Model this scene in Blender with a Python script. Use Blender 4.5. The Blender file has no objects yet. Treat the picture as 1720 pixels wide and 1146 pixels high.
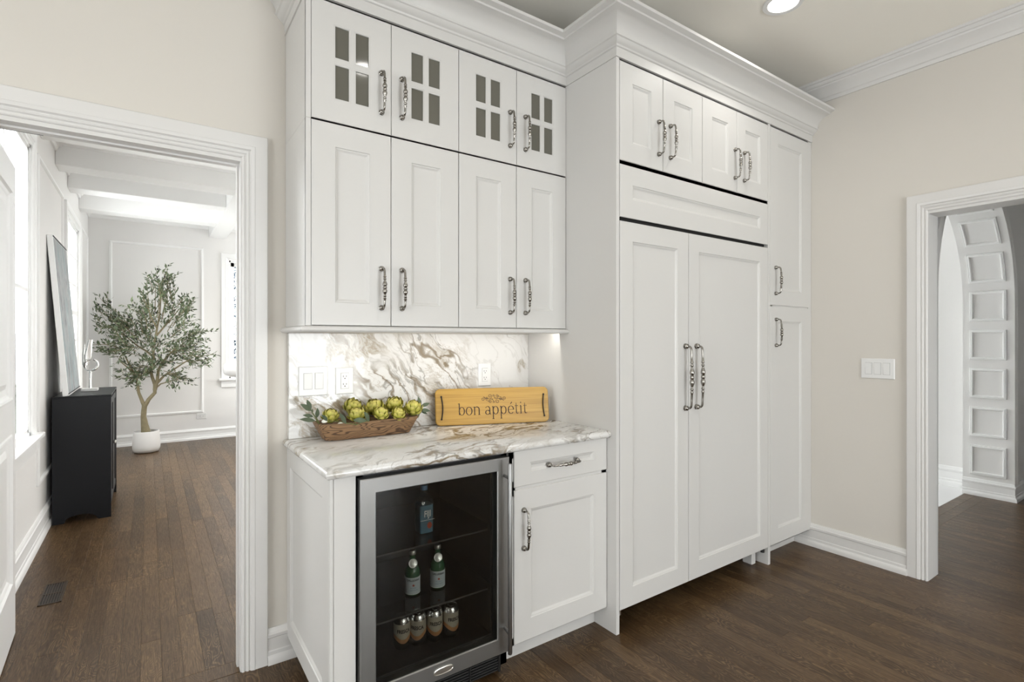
import bpy, math, random
from mathutils import Vector, Matrix
random.seed(7)
PI = math.pi
sc = bpy.context.scene
COL = sc.collection

# ------------------------------------------------------------------ camera
cam = bpy.data.cameras.new('camera')
cam.sensor_width = 36.0
cam.lens = 872.5 * 36.0 / 1720.0
cam.shift_y = -3.0 / 1720.0
cam.clip_start = 0.02
cam_o = bpy.data.objects.new('camera', cam)
COL.objects.link(cam_o)
YAW = math.atan2(860 - 250, 872.5)
cam_o.location = (0, 0, 1.333)
cam_o.rotation_euler = (PI / 2, 0, -YAW)
sc.camera = cam_o

# ------------------------------------------------------------------ world, light, exposure
w = bpy.data.worlds.new('world'); sc.world = w; w.use_nodes = True
bg = w.node_tree.nodes['Background']
bg.inputs[0].default_value = (0.97, 0.985, 1.0, 1)
bg.inputs[1].default_value = 11.0
sc.view_settings.view_transform = 'Standard'
sc.view_settings.look = 'None'
sc.view_settings.gamma = 1.0
sc.view_settings.use_curve_mapping = False
sc.view_settings.exposure = 0.06
sc.cycles.max_bounces = 8
sc.cycles.diffuse_bounces = 5
sc.cycles.glossy_bounces = 3
sc.cycles.transmission_bounces = 3
sc.cycles.transparent_max_bounces = 10
sc.cycles.caustics_reflective = False
sc.cycles.caustics_refractive = False
sc.cycles.sample_clamp_indirect = 0.0
sc.cycles.use_denoising = True

def portal(name, loc, rot, sx, sy):
    """sky portal just outside a window opening (guides sky sampling, gives off no light itself)"""
    l = bpy.data.lights.new(name, 'AREA'); l.shape = 'RECTANGLE'; l.size = sx; l.size_y = sy
    l.cycles.is_portal = True
    o = bpy.data.objects.new(name, l); COL.objects.link(o); o.location = loc; o.rotation_euler = rot
portal('portal_kitchen_window', (1.55, -3.705, 1.25), (PI / 2, 0, 0), 2.7, 2.2)
portal('portal_side_window', (-3.105, .10, 1.25), (PI / 2, 0, -PI / 2), 2.0, 1.9)
portal('portal_room_window_1', (-.665, 3.665, 1.635), (PI / 2, 0, -PI / 2), 1.33, 1.79)
portal('portal_room_window_2', (-.665, 6.48, 1.595), (PI / 2, 0, -PI / 2), .96, 1.71)
portal('portal_room_window_3', (1.35, 8.205, 1.605), (PI / 2, 0, PI), .90, 1.61)
portal('portal_room_window_4', (3.455, 7.1, 1.55), (PI / 2, 0, PI / 2), 1.0, 2.1)
portal('portal_foyer_window', (4.85, 4.155, 1.4), (PI / 2, 0, PI), 1.3, 2.2)

# ------------------------------------------------------------------ materials
class N:
    """tiny node helper"""
    def __init__(s, name):
        s.m = bpy.data.materials.new(name); s.m.use_nodes = True
        s.t = s.m.node_tree; s.b = s.t.nodes['Principled BSDF']; s.out = s.t.nodes['Material Output']
    def n(s, typ, **kw):
        nd = s.t.nodes.new(typ)
        for k, v in kw.items(): setattr(nd, k, v)
        return nd
    def l(s, a, b): s.t.links.new(a, b)
    def set(s, **kw):
        for k, v in kw.items():
            i = s.b.inputs[k.replace('_', ' ')]
            if hasattr(v, 'is_linked') or isinstance(v, bpy.types.NodeSocket): s.l(v, i)
            else: i.default_value = v
        return s
    def put(s, inp, v):
        if isinstance(v, bpy.types.NodeSocket): s.l(v, inp)
        else: inp.default_value = v
    def math(s, op, a, b=0.0, clamp=False):
        nd = s.n('ShaderNodeMath', operation=op, use_clamp=clamp)
        s.put(nd.inputs[0], a); s.put(nd.inputs[1], b); return nd.outputs[0]
    def vmath(s, op, a, b):
        nd = s.n('ShaderNodeVectorMath', operation=op)
        s.put(nd.inputs[0], a); s.put(nd.inputs[1], b); return nd.outputs[0]
    def pos(s): return s.n('ShaderNodeNewGeometry').outputs['Position']
    def obj(s): return s.n('ShaderNodeTexCoord').outputs['Object']
    def mapping(s, vec, rot=(0, 0, 0), scale=(1, 1, 1), loc=(0, 0, 0)):
        nd = s.n('ShaderNodeMapping'); s.l(vec, nd.inputs[0])
        nd.inputs[1].default_value = loc; nd.inputs[2].default_value = rot; nd.inputs[3].default_value = scale
        return nd.outputs[0]
    def noise(s, vec, scale=5, detail=3, rough=0.5, dist=0.0, out='Fac'):
        nd = s.n('ShaderNodeTexNoise'); s.l(vec, nd.inputs['Vector'])
        nd.inputs['Scale'].default_value = scale; nd.inputs['Detail'].default_value = detail
        nd.inputs['Roughness'].default_value = rough; nd.inputs['Distortion'].default_value = dist
        return nd.outputs[out]
    def ramp(s, fac, stops, interp='LINEAR'):
        nd = s.n('ShaderNodeValToRGB'); s.l(fac, nd.inputs[0]); r = nd.color_ramp; r.interpolation = interp
        while len(r.elements) < len(stops): r.elements.new(0.5)
        for e, (p, c) in zip(r.elements, stops):
            e.position = p
            e.color = (c, c, c, 1) if not isinstance(c, tuple) else (c[0], c[1], c[2], 1)
        return nd.outputs[0]
    def mix(s, fac, a, b, mode='MIX'):
        nd = s.n('ShaderNodeMix', data_type='RGBA', blend_type=mode)
        s.put(nd.inputs[0], fac)
        for i, v in ((6, a), (7, b)):
            if isinstance(v, tuple): v = (v[0], v[1], v[2], 1)
            s.put(nd.inputs[i], v)
        return nd.outputs[2]
    def bump(s, h, strength=0.2, dist=0.002):
        nd = s.n('ShaderNodeBump'); s.l(h, nd.inputs['Height'])
        nd.inputs['Strength'].default_value = strength; nd.inputs['Distance'].default_value = dist
        s.l(nd.outputs[0], s.b.inputs['Normal'])

def plain(name, col, rough=0.5, metal=0.0, var=0.0, scale=3.0, spec=0.5, **kw):
    n = N(name)
    n.set(Roughness=rough, Metallic=metal, Specular_IOR_Level=spec)
    if var > 0:
        f = n.noise(n.obj(), scale, 3)
        a = tuple(c * (1 - var) for c in col); b = tuple(min(1, c * (1 + var)) for c in col)
        n.set(Base_Color=n.mix(f, a, b))
    else:
        n.set(Base_Color=(col[0], col[1], col[2], 1))
    for k, v in kw.items(): n.b.inputs[k.replace('_', ' ')].default_value = v
    return n.m

M = {}
M['cab'] = plain('cabinet_white', (.595, .586, .568), .40, var=.012, scale=1.5)
M['trim'] = plain('trim_white', (.66, .65, .635), .35, var=.012, scale=1.5)
M['wall'] = plain('wall_beige', (.63, .60, .552), .75, var=.02, scale=2.0, spec=.25)
M['ceil'] = plain('ceiling_beige', (.86, .835, .77), .85, var=.015, scale=2.0, spec=.2)
M['wall2'] = plain('wall_pale_grey', (.80, .79, .775), .7, var=.012, scale=1.5, spec=.25)
M['trim2'] = plain('trim_bright_white', (.88, .88, .872), .4, var=.01)
M['black'] = plain('cooler_black', (.006, .006, .006), .45, var=.05)
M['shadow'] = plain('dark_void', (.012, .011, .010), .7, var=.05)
M['plate'] = plain('plate_white_plastic', (.74, .74, .73), .28, var=.008)
M['slot'] = plain('slot_black', (.01, .01, .01), .6, var=.05)
M['console'] = plain('console_black_paint', (.006, .0065, .008), .42, var=.15, scale=6, spec=.22)
M['chrome'] = plain('polished_silver', (.78, .77, .75), .12, 1.0, var=.03)
M['pewter'] = plain('aged_pewter', (.30, .285, .26), .2, 1.0, var=.35, scale=120)
M['badge'] = plain('badge_nickel', (.55, .53, .49), .3, 1.0, var=.1, scale=60)
M['marbleblock'] = plain('white_stone_base', (.82, .81, .79), .3, var=.03, scale=20)
M['ceramic'] = plain('pot_white_ceramic', (.80, .795, .78), .45, var=.015, scale=8)
M['soil'] = plain('soil_dark', (.02, .016, .012), .95, var=.4, scale=60)
M['bark'] = plain('olive_bark', (.23, .195, .115), .85, var=.35, scale=25)
M['fabric'] = plain('chair_white_fabric', (.80, .795, .785), .9, var=.02, scale=30)
M['can'] = plain('can_aluminium', (.72, .72, .72), .25, 1.0, var=.04, scale=40)
M['canlabel'] = plain('can_label_tan', (.46, .41, .32), .45, var=.05, scale=30)
M['canband'] = plain('can_band_orange', (.50, .24, .10), .45, var=.05, scale=30)
M['ink'] = plain('ink_black', (.012, .012, .012), .5, var=.05)
M['inkwhite'] = plain('ink_pale', (.75, .78, .78), .5, var=.03)
M['inkblue'] = plain('ink_blue', (.12, .25, .42), .5, var=.05)
M['red'] = plain('ink_red', (.45, .08, .04), .5, var=.05)
M['paper'] = plain('label_pale_blue', (.55, .62, .66), .55, var=.04, scale=40)
M['foil'] = plain('foil_silver', (.60, .60, .58), .35, .8, var=.08, scale=50)
M['burnt'] = plain('burnt_engraving', (.035, .018, .008), .7, var=.2, scale=60)
M['rope'] = plain('cord_black', (.012, .010, .009), .75, var=.2, scale=90)
M['stem'] = plain('stem_green', (.13, .15, .05), .6, var=.2, scale=40)
M['bud'] = plain('bud_white', (.72, .72, .64), .6, var=.06, scale=40)
M['fig'] = plain('fruit_black', (.02, .018, .02), .4, var=.2, scale=60)
M['trunk2'] = plain('bark_grey', (.12, .10, .08), .9, var=.3, scale=10)

def glass_mat(name, tint, rough=0.0, refl=1.0):
    n = N(name); t = n.t
    tr = n.n('ShaderNodeBsdfTransparent'); tr.inputs[0].default_value = (*tint, 1)
    gl = n.n('ShaderNodeBsdfGlossy'); gl.inputs['Roughness'].default_value = rough
    fr = n.n('ShaderNodeFresnel'); bf = n.n('ShaderNodeNewGeometry').outputs['Backfacing']
    ior = n.math('SUBTRACT', 1.5, n.math('MULTIPLY', bf, 1.5 - 1 / 1.5)); n.l(ior, fr.inputs[0])   # same reflectance from both sides of the thin pane
    f = n.math('MULTIPLY', fr.outputs[0], refl)
    mx = n.n('ShaderNodeMixShader'); n.l(f, mx.inputs[0]); n.l(tr.outputs[0], mx.inputs[1]); n.l(gl.outputs[0], mx.inputs[2])
    n.l(mx.outputs[0], n.out.inputs[0]); return n.m
M['winglass'] = glass_mat('window_glass', (.97, .98, .98))
M['coolglass'] = glass_mat('cooler_tinted_glass', (.74, .74, .72), refl=.8)
M['clearbottle'] = glass_mat('clear_bottle_plastic', (.80, .88, .92), .05, 1.6)
M['greenglass'] = plain('green_bottle_glass', (.03, .10, .045), .08, var=.1)
M['shelfglass'] = glass_mat('smoked_shelf_glass', (.55, .56, .55))
def pane_mat():
    n = N('cabinet_dark_pane')  # dim interior behind the glass, painted as an opaque grey
    f = n.noise(n.pos(), 2.2, 2)
    n.set(Base_Color=n.mix(f, (.105, .10, .08), (.135, .13, .108)), Roughness=.06, Specular_IOR_Level=.5)
    return n.m
M['pane'] = pane_mat()

def steel():
    n = N('brushed_stainless')
    f = n.noise(n.mapping(n.pos(), scale=(1, 1, 6)), 2, 2)
    n.set(Base_Color=n.mix(f, (.27, .268, .262), (.31, .308, .302)), Metallic=1.0, Roughness=.40)
    return n.m
M['steel'] = steel()

def emis(name, col, strength):
    n = N(name); n.set(Base_Color=(*col, 1), Emission_Color=(*col, 1), Emission_Strength=strength); return n.m
M['lamp'] = emis('lamp_lens_lit', (1, .97, .92), 9.0)
M['led'] = emis('led_strip_lit', (1, .93, .82), 5.0)

def floor_wood(name, warm=1.0):
    n = N(name)
    at = n.n('ShaderNodeAttribute'); at.attribute_name = 'rnd'; r = at.outputs['Fac']
    p = n.pos()
    off = n.n('ShaderNodeCombineXYZ'); n.put(off.inputs[0], n.math('MULTIPLY', r, 37.0)); n.put(off.inputs[1], n.math('MULTIPLY', r, 91.0)); n.put(off.inputs[2], n.math('MULTIPLY', r, 13.0))
    q = n.vmath('ADD', p, off.outputs[0])
    fine = n.noise(n.mapping(q, scale=(55, 3.0, 55)), 4, 4, .65)
    # cathedral figure: bands bent by a slow noise
    bend = n.noise(n.mapping(q, scale=(8, 2.3, 8)), 1.7, 2, .45, .35)
    cath = n.math('SINE', n.math('MULTIPLY', bend, 150.0))
    cath = n.math('MULTIPLY_ADD', cath, 0.5); cath.node.inputs[2].default_value = 0.5
    patch = n.ramp(n.noise(q, 2.4, 2), [(.40, .25), (.62, 1.0)])
    tone = n.ramp(r, [(0.0, (.058, .032, .0140)), (.35, (.080, .045, .0200)), (.7, (.102, .059, .0275)), (1.0, (.128, .077, .037))])
    c = n.mix(n.ramp(fine, [(.35, 0.0), (.70, .9)]), tone, n.mix(1.0, tone, (.38, .36, .34), 'MULTIPLY'))
    c = n.mix(n.math('MULTIPLY', n.math('MULTIPLY', n.math('POWER', cath, 2.0), patch), n.ramp(fine, [(.30, .75), (.62, .15)])), c, (.27, .172, .085))
    n.set(Base_Color=c, Roughness=n.ramp(fine, [(.3, .30), (.75, .44)]), Specular_IOR_Level=.36)
    n.bump(fine, .10, .0010); return n.m
M['plank'] = floor_wood('stained_oak_plank')
M['subfloor'] = plain('plank_joint_dark', (.02, .014, .01), .7, var=.2)

def marble(name, rot, loc, strength=1.0, zlo=.44):
    """white stone: long diagonal vein bundles (local x), brown filled lenses, thin grey lines"""
    n = N(name)
    p = n.mapping(n.pos(), rot=rot, loc=loc)
    def wob(v, scale, amt, det=3):
        c = n.noise(v, scale, det, .55, 0, 'Color')
        w_ = n.n('ShaderNodeVectorMath', operation='SCALE'); n.l(n.vmath('SUBTRACT', c, (.5, .5, .5)), w_.inputs[0]); w_.inputs['Scale'].default_value = amt
        return n.vmath('ADD', v, w_.outputs[0])
    q = wob(wob(p, 3.0, .22), 14.0, .035, 4)
    def st(sx, sy, l): return n.mapping(q, scale=(sx, sy, sy), loc=l)
    def ridge(f, w): return n.ramp(n.math('ABSOLUTE', n.math('SUBTRACT', f, .5)), [(0.0, 1.0), (w * .45, .8), (w, 0.0)])
    def band(f, lo, hi): return n.ramp(f, [(lo, 0.0), (hi, 1.0)])
    zone = band(n.noise(st(.9, 2.6, (4.1, 1.3, 2.2)), 1.5, 2, .5), zlo, zlo + .14)          # where the vein bundles run
    zone2 = band(n.noise(p, 2.6, 2, .5), .42, .56)
    v1 = ridge(n.noise(st(.8, 3.4, (0, 0, 0)), 2.3, 3, .5), .034)
    v2 = ridge(n.noise(st(1.0, 4.6, (5.3, 2.1, 7.7)), 2.4, 3, .5), .018)
    v3 = ridge(n.noise(st(2.2, 7.0, (9.3, 4.1, 1.7)), 5.0, 4, .6), .022)
    lens = band(n.noise(st(1.2, 3.2, (1.7, 4.4, .6)), 2.5, 4, .55), .555, .59)
    grain = n.noise(n.mapping(q, scale=(12, 40, 40)), 3, 5, .7)
    lens = n.math('MULTIPLY', lens, n.ramp(grain, [(.36, .35), (.60, 1.0)]))
    cloud = n.noise(q, 3.5, 4, .55)
    c = n.mix(n.ramp(cloud, [(.48, 0.0), (.80, .55)]), (.66, .655, .64), (.55, .545, .53))
    c = n.mix(n.math('MULTIPLY', n.math('MULTIPLY', lens, n.ramp(zone2, [(0, .15), (1, 1.0)])), .80 * strength), c, (.25, .195, .115))
    c = n.mix(n.math('MULTIPLY', v1, n.ramp(zone, [(0, .10), (1, .85 * strength)])), c, (.17, .125, .07))
    c = n.mix(n.math('MULTIPLY', v2, n.ramp(zone, [(0, .14), (1, .60 * strength)])), c, (.13, .115, .09))
    c = n.mix(n.math('MULTIPLY', v3, n.ramp(zone, [(0, .0), (1, .35 * strength)])), c, (.25, .17, .08))
    n.set(Base_Color=c, Roughness=.09, Specular_IOR_Level=.5)
    return n.m
M['splash'] = marble('splash_veined_marble', (0, math.radians(-47), 0), (0.9, 0.3, 0.2))
M['counter'] = marble('counter_veined_marble', (0, 0, math.radians(-22)), (2.4, 1.1, 0.4), 1.15, .37)
M['marblefloor'] = plain('foyer_white_marble', (.80, .80, .80), .2, var=.06, scale=4)

def bamboo():
    n = N('bamboo_board')
    p = n.obj()
    s1 = n.noise(n.mapping(p, scale=(1.2, 1, 70)), 2.0, 3, .6)
    s2 = n.noise(n.mapping(p, scale=(5, 1, 190)), 2.0, 2, .5)
    c = n.ramp(s1, [(.25, (.33, .180, .022)), (.5, (.46, .270, .036)), (.75, (.56, .35, .060))])
    c = n.mix(n.math('MULTIPLY', s2, .5), c, (.27, .13, .03))
    n.set(Base_Color=c, Roughness=.42); return n.m
M['bamboo'] = bamboo()
def zebra():
    n = N('bowl_figured_wood')
    p = n.obj()
    d = n.noise(n.mapping(p, scale=(3.2, 6, 15), loc=(.3, 0, .1)), 1.3, 2, .4)
    s_ = n.math('SINE', n.math('MULTIPLY', d, 120.0))
    c = n.math('MULTIPLY_ADD', s_, .5); c.node.inputs[2].default_value = .5
    g = n.noise(n.mapping(p, scale=(10, 40, 140)), 3, 3, .6)
    base = n.mix(g, (.17, .092, .042), (.30, .18, .09))
    col = n.mix(n.ramp(c, [(.62, 0.0), (.95, .85)]), base, (.045, .021, .010))
    n.set(Base_Color=col, Roughness=.5); return n.m
M['zebra'] = zebra()
def leafmat(name, a, b, rough=.5, scale=18):
    n = N(name)
    oi = n.n('ShaderNodeAttribute'); oi.attribute_name = 'rnd'
    f = n.math('ADD', n.math('MULTIPLY', oi.outputs['Fac'], .6), n.math('MULTIPLY', n.noise(n.pos(), scale, 2), .5))
    n.set(Base_Color=n.mix(f, a, b), Roughness=rough); return n.m
M['olive'] = leafmat('olive_leaf', (.018, .034, .014), (.17, .22, .115), .5, 9)
M['sage'] = leafmat('sage_leaf', (.030, .050, .026), (.12, .155, .09), .6)
M['spruce'] = leafmat('outdoor_foliage', (.030, .050, .075), (.085, .125, .170), .7, 3)
def bract():
    n = N('artichoke_bract')
    g = n.n('ShaderNodeTexCoord').outputs['Generated']
    sep = n.n('ShaderNodeSeparateXYZ'); n.l(g, sep.inputs[0])
    oi = n.n('ShaderNodeObjectInfo')
    base = n.mix(oi.outputs['Random'], (.32, .33, .035), (.54, .50, .10))
    tip = n.ramp(sep.outputs[2], [(.0, (.30, .30, .05)), (.45, (.36, .36, .05)), (.82, (.50, .42, .12)), (1.0, (.16, .07, .03))])
    n.set(Base_Color=n.mix(.55, base, tip), Roughness=.5); return n.m
M['bract'] = bract()
M['core'] = plain('artichoke_core', (.30, .30, .06), .6, var=.2, scale=60)
def canvas_mat():
    n = N('abstract_canvas')
    p = n.pos()
    a = n.noise(n.mapping(p, scale=(1, 3.2, .9)), 2.2, 6, .65, .8)
    b = n.noise(n.mapping(p, scale=(1, 6, 2.0), loc=(3, 1, 8)), 3, 6, .7, .5)
    c = n.ramp(a, [(.3, (.16, .17, .18)), (.46, (.38, .39, .39)), (.56, (.27, .33, .34)), (.70, (.52, .52, .51))])
    c = n.mix(n.ramp(b, [(.5, 0.0), (.75, .6)]), c, (.10, .105, .11))
    n.set(Base_Color=c, Roughness=.8); return n.m
M['canvas'] = canvas_mat()

# ------------------------------------------------------------------ mesh builder
ORG = {}
class MB:
    def __init__(s, o=(0, 0, 0), U=(1, 0, 0), V=(0, 1, 0), W=(0, 0, 1)):
        s.v = []; s.f = []; s.r = []; s.frame(o, U, V, W); s.rv = 0.0
    def frame(s, o=(0, 0, 0), U=(1, 0, 0), V=(0, 1, 0), W=(0, 0, 1)):
        s.o = Vector(o); s.U = Vector(U); s.V = Vector(V); s.W = Vector(W)
        s.flip = s.U.cross(s.V).dot(s.W) < 0
        return s
    def p(s, a, b, c):
        s.v.append(s.o + s.U * a + s.V * b + s.W * c); s.r.append(s.rv); return len(s.v) - 1
    def face(s, idx): s.f.append(tuple(reversed(idx)) if s.flip else tuple(idx))
    def box(s, a0, a1, b0, b1, c0, c1):
        i = [s.p(a, b, c) for c in (c0, c1) for b in (b0, b1) for a in (a0, a1)]
        for q in ((0, 2, 3, 1), (4, 5, 7, 6), (0, 1, 5, 4), (2, 6, 7, 3), (0, 4, 6, 2), (1, 3, 7, 5)):
            s.face([i[k] for k in q])
        return s
    def cbox(s, a0, a1, b0, b1, c0, c1, ch=.002):
        """box with chamfered edges (octagonal rings)"""
        def ring(ax, bx, c):
            return [s.p(*t) for t in ((a0 + ax + (ch if ax == 0 else 0), b0 + bx, c), (a1 - ax - (ch if ax == 0 else 0), b0 + bx, c),
                    (a1 - ax, b0 + bx + (ch if ax == 0 else 0), c), (a1 - ax, b1 - bx - (ch if ax == 0 else 0), c),
                    (a1 - ax - (ch if ax == 0 else 0), b1 - bx, c), (a0 + ax + (ch if ax == 0 else 0), b1 - bx, c),
                    (a0 + ax, b1 - bx - (ch if ax == 0 else 0), c), (a0 + ax, b0 + bx + (ch if ax == 0 else 0), c))]
        def rr(e, c):
            k = ch + e
            return [s.p(*t) for t in ((a0 + k, b0 + e, c), (a1 - k, b0 + e, c), (a1 - e, b0 + k, c), (a1 - e, b1 - k, c),
                    (a1 - k, b1 - e, c), (a0 + k, b1 - e, c), (a0 + e, b1 - k, c), (a0 + e, b0 + k, c))]
        R = [rr(ch, c0), rr(0, c0 + ch), rr(0, c1 - ch), rr(ch, c1)]
        s.face(list(reversed(R[0]))); s.face(R[3])
        for i in range(3):
            for k in range(8): s.face([R[i][k], R[i][(k + 1) % 8], R[i + 1][(k + 1) % 8], R[i + 1][k]])
        return s
    def rings(s, rects, cap=True, back=True):
        """nested rectangles (a0,a1,c0,c1,b) joined by quads; facing -b"""
        R = [[s.p(a0, b, c0), s.p(a1, b, c0), s.p(a1, b, c1), s.p(a0, b, c1)] for a0, a1, c0, c1, b in rects]
        if back: s.face(list(reversed(R[0])))
        for i in range(len(R) - 1):
            for k in range(4): s.face([R[i][k], R[i][(k + 1) % 4], R[i + 1][(k + 1) % 4], R[i + 1][k]])
        if cap: s.face(R[-1])
        return s
    def strip(s, rows, closed=False, caps=False, ring=True):
        """rows of world-local points; ring=True closes each row"""
        R = [[s.p(*q) for q in row] for row in rows]
        n = len(R[0]); m = len(R)
        for i in range(m if closed else m - 1):
            A = R[i]; B = R[(i + 1) % m]
            for k in range(n if ring else n - 1): s.face([A[k], A[(k + 1) % n], B[(k + 1) % n], B[k]])
        if caps and not closed:
            s.face(list(reversed(R[0]))); s.face(R[-1])
        return s
    def lathe(s, prof, c=(0, 0, 0), seg=24, axis='c', caps=True):
        rows = []
        for r, h in prof:
            row = []
            for k in range(seg):
                t = 2 * PI * k / seg; x, y = r * math.cos(t), r * math.sin(t)
                if axis == 'c': row.append((c[0] + x, c[1] + y, c[2] + h))
                elif axis == 'b': row.append((c[0] + x, c[1] + h, c[2] - y))
                else: row.append((c[0] + h, c[1] + x, c[2] + y))
            rows.append(row)
        return s.strip(rows, caps=caps)
    def tube(s, pts, rad, seg=10, caps=True):
        """tube through points with per-point radius"""
        P = [Vector(q) for q in pts]; n = len(P)
        if not hasattr(rad, '__len__'): rad = [rad] * n
        T = [(P[min(i + 1, n - 1)] - P[max(i - 1, 0)]).normalized() for i in range(n)]
        up = Vector((0, 0, 1)) if abs(T[0].z) < .9 else Vector((1, 0, 0))
        rows = []
        x = T[0].cross(up).normalized()
        for i in range(n):
            x = (x - T[i] * x.dot(T[i])).normalized(); y = T[i].cross(x)
            rows.append([tuple(P[i] + (x * math.cos(2 * PI * k / seg) + y * math.sin(2 * PI * k / seg)) * rad[i]) for k in range(seg)])
        return s.strip(rows, caps=caps)
    def sphere(s, c, r, seg=16, rg=10, sc=(1, 1, 1)):
        rows = [[(c[0] + sc[0] * r * math.sin(PI * i / rg) * math.cos(2 * PI * k / seg), c[1] + sc[1] * r * math.sin(PI * i / rg) * math.sin(2 * PI * k / seg), c[2] - sc[2] * r * math.cos(PI * i / rg)) for k in range(seg)] for i in range(rg + 1)]
        rows[0] = [(c[0] + sc[0] * r * .02 * math.cos(2 * PI * k / seg), c[1] + sc[1] * r * .02 * math.sin(2 * PI * k / seg), c[2] - sc[2] * r) for k in range(seg)]
        rows[-1] = [(a, b, c[2] + sc[2] * r) for a, b, _ in rows[0]]
        return s.strip(rows, caps=True)
    def sweep(s, path, prof, B, closed=False, side=1, capends=True):
        """path: points; profile (u,v): u along mitred side normal, v along B"""
        P = [Vector(q) for q in path]; B = Vector(B); n = len(P)
        seg = n if closed else n - 1
        D = [(P[(i + 1) % n] - P[i]).normalized() for i in range(seg)]
        S = [B.cross(d).normalized() * side for d in D]
        rows = []
        for i in range(n):
            if closed: n1, n2 = S[i - 1], S[i]
            else: n1, n2 = S[max(i - 1, 0)], S[min(i, seg - 1)]
            A = (n1 + n2) / (1 + n1.dot(n2))
            rows.append([tuple(P[i] + A * u + B * v) for u, v in prof])
        if side < 0: rows = [list(reversed(r)) for r in rows]
        return s.strip(rows, closed=closed, caps=capends)

def build(name, mb, mat, parent=None, loc=None, smooth=None, kind=None, bevel=None):
    base = ORG[parent] if parent is not None else Vector(loc if loc is not None else (0, 0, 0))
    me = bpy.data.meshes.new(name)
    me.from_pydata([tuple(v - base) for v in mb.v], [], mb.f)
    if any(mb.r):
        at = me.attributes.new('rnd', 'FLOAT', 'POINT'); at.data.foreach_set('value', mb.r)
    me.materials.append(mat)
    if smooth is not None:
        me.shade_smooth() if hasattr(me, 'shade_smooth') else None
        me.set_sharp_from_angle(angle=math.radians(smooth))
    me.update()
    o = bpy.data.objects.new(name, me); COL.objects.link(o)
    if parent is not None: o.parent = parent
    else: o.location = base
    ORG[o] = base
    if kind: o['kind'] = kind
    if bevel:
        b = o.modifiers.new('bevel', 'BEVEL'); b.width = bevel; b.segments = 2; b.limit_method = 'ANGLE'
    return o
def tag(o, label, cat, group=None):
    o['label'] = label; o['category'] = cat
    if group: o['group'] = group
    return o
def thing(name, label, cat, loc=(0, 0, 0), group=None):
    o = bpy.data.objects.new(name, None); COL.objects.link(o); o.location = loc
    o.empty_display_size = .05
    ORG[o] = Vector(loc); return tag(o, label, cat, group)
def inst(name, me, parent, wloc, rot=(0, 0, 0), scale=(1, 1, 1)):
    """object sharing mesh data, placed at a world location under parent (parent unrotated)"""
    o = bpy.data.objects.new(name, me); COL.objects.link(o); o.parent = parent
    o.location = Vector(wloc) - ORG[parent]; o.rotation_euler = rot; o.scale = scale
    ORG[o] = Vector(wloc); return o
def mesh_of(name, mb, mat, smooth=None):
    me = bpy.data.meshes.new(name); me.from_pydata([tuple(v) for v in mb.v], [], mb.f); me.materials.append(mat)
    if any(mb.r):
        at = me.attributes.new('rnd', 'FLOAT', 'POINT'); at.data.foreach_set('value', mb.r)
    if smooth is not None:
        me.shade_smooth(); me.set_sharp_from_angle(angle=math.radians(smooth))
    me.update(); return me
def struct(name, mb, mat, loc=None, **k):
    return build(name, mb, mat, None, loc, kind='structure', **k)

# ------------------------------------------------------------------ camera geometry helpers (pixel of the 1720x1146 photo -> point on a plane)
SN, CS = math.sin(YAW), math.cos(YAW); FPX = 872.5; EYE = 1.333
def ray(u, v):
    a = (u - 860) / FPX; return (SN + a * CS, CS - a * SN, (570 - v) / FPX)
def onz(u, v, z):
    d = ray(u, v); t = (z - EYE) / d[2]; return Vector((d[0] * t, d[1] * t, z))
def ony(u, v, y):
    d = ray(u, v); t = y / d[1]; return Vector((d[0] * t, y, EYE + d[2] * t))

# ================================================================== SETTING
CEIL = 2.95
# ---- floors made of single planks
def plank(mb, x0, x1, y0, y1, rv, ch=.0006, zt=0.0, zb=-.012):
    mb.rv = rv; g = .00025
    x0 += g; x1 -= g; y0 += g; y1 -= g
    b = [mb.p(x, y, zb) for x, y in ((x0, y0), (x1, y0), (x1, y1), (x0, y1))]
    m = [mb.p(x, y, zt - ch) for x, y in ((x0, y0), (x1, y0), (x1, y1), (x0, y1))]
    t = [mb.p(x, y, zt) for x, y in ((x0 + ch, y0 + ch), (x1 - ch, y0 + ch), (x1 - ch, y1 - ch), (x0 + ch, y1 - ch))]
    for A, B in ((b, m), (m, t)):
        for k in range(4): mb.face([A[k], A[(k + 1) % 4], B[(k + 1) % 4], B[k]])
    mb.face(t)
def lay(root, x0, x1, y0, y1, vis, width=.07, lo=.5, hi=1.5):
    rest = MB(); rng = random.Random(int(x0 * 100) + 5); x = x0
    while x < x1 - .004:
        xe = min(x + width, x1); y = y0 - rng.random() * .9
        while y < y1:
            ye = y + rng.uniform(lo, hi)
            a, b = max(y, y0), min(ye, y1)
            if y1 - b < .12: b = ye = y1
            if b - a > .02:
                rv = rng.random() * .98 + .01
                if xe > vis[0] and x < vis[1] and b > vis[2] and a < vis[3]:
                    m = MB(); plank(m, x, xe, a, b, rv); build('plank', m, M['plank'], root)
                else: plank(rest, x, xe, a, b, rv)
            y = ye
        x = xe
    if rest.v: build('planks', rest, M['plank'], root, kind='stuff')
fl = struct('floor', MB().box(-3.0, 3.67, -3.6, 2.33, -.06, -.012), M['subfloor'])
lay(fl, -3.0, 3.52, -3.6, 2.33, (.32, 3.52, .50, 1.80))
m = MB(); rngp = random.Random(3)
for k in range(2): pass
fl2 = struct('floor', MB().box(-.75, 3.40, 2.33, 8.20, -.06, -.012), M['subfloor'])
m = MB(); m.rv = .3
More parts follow.
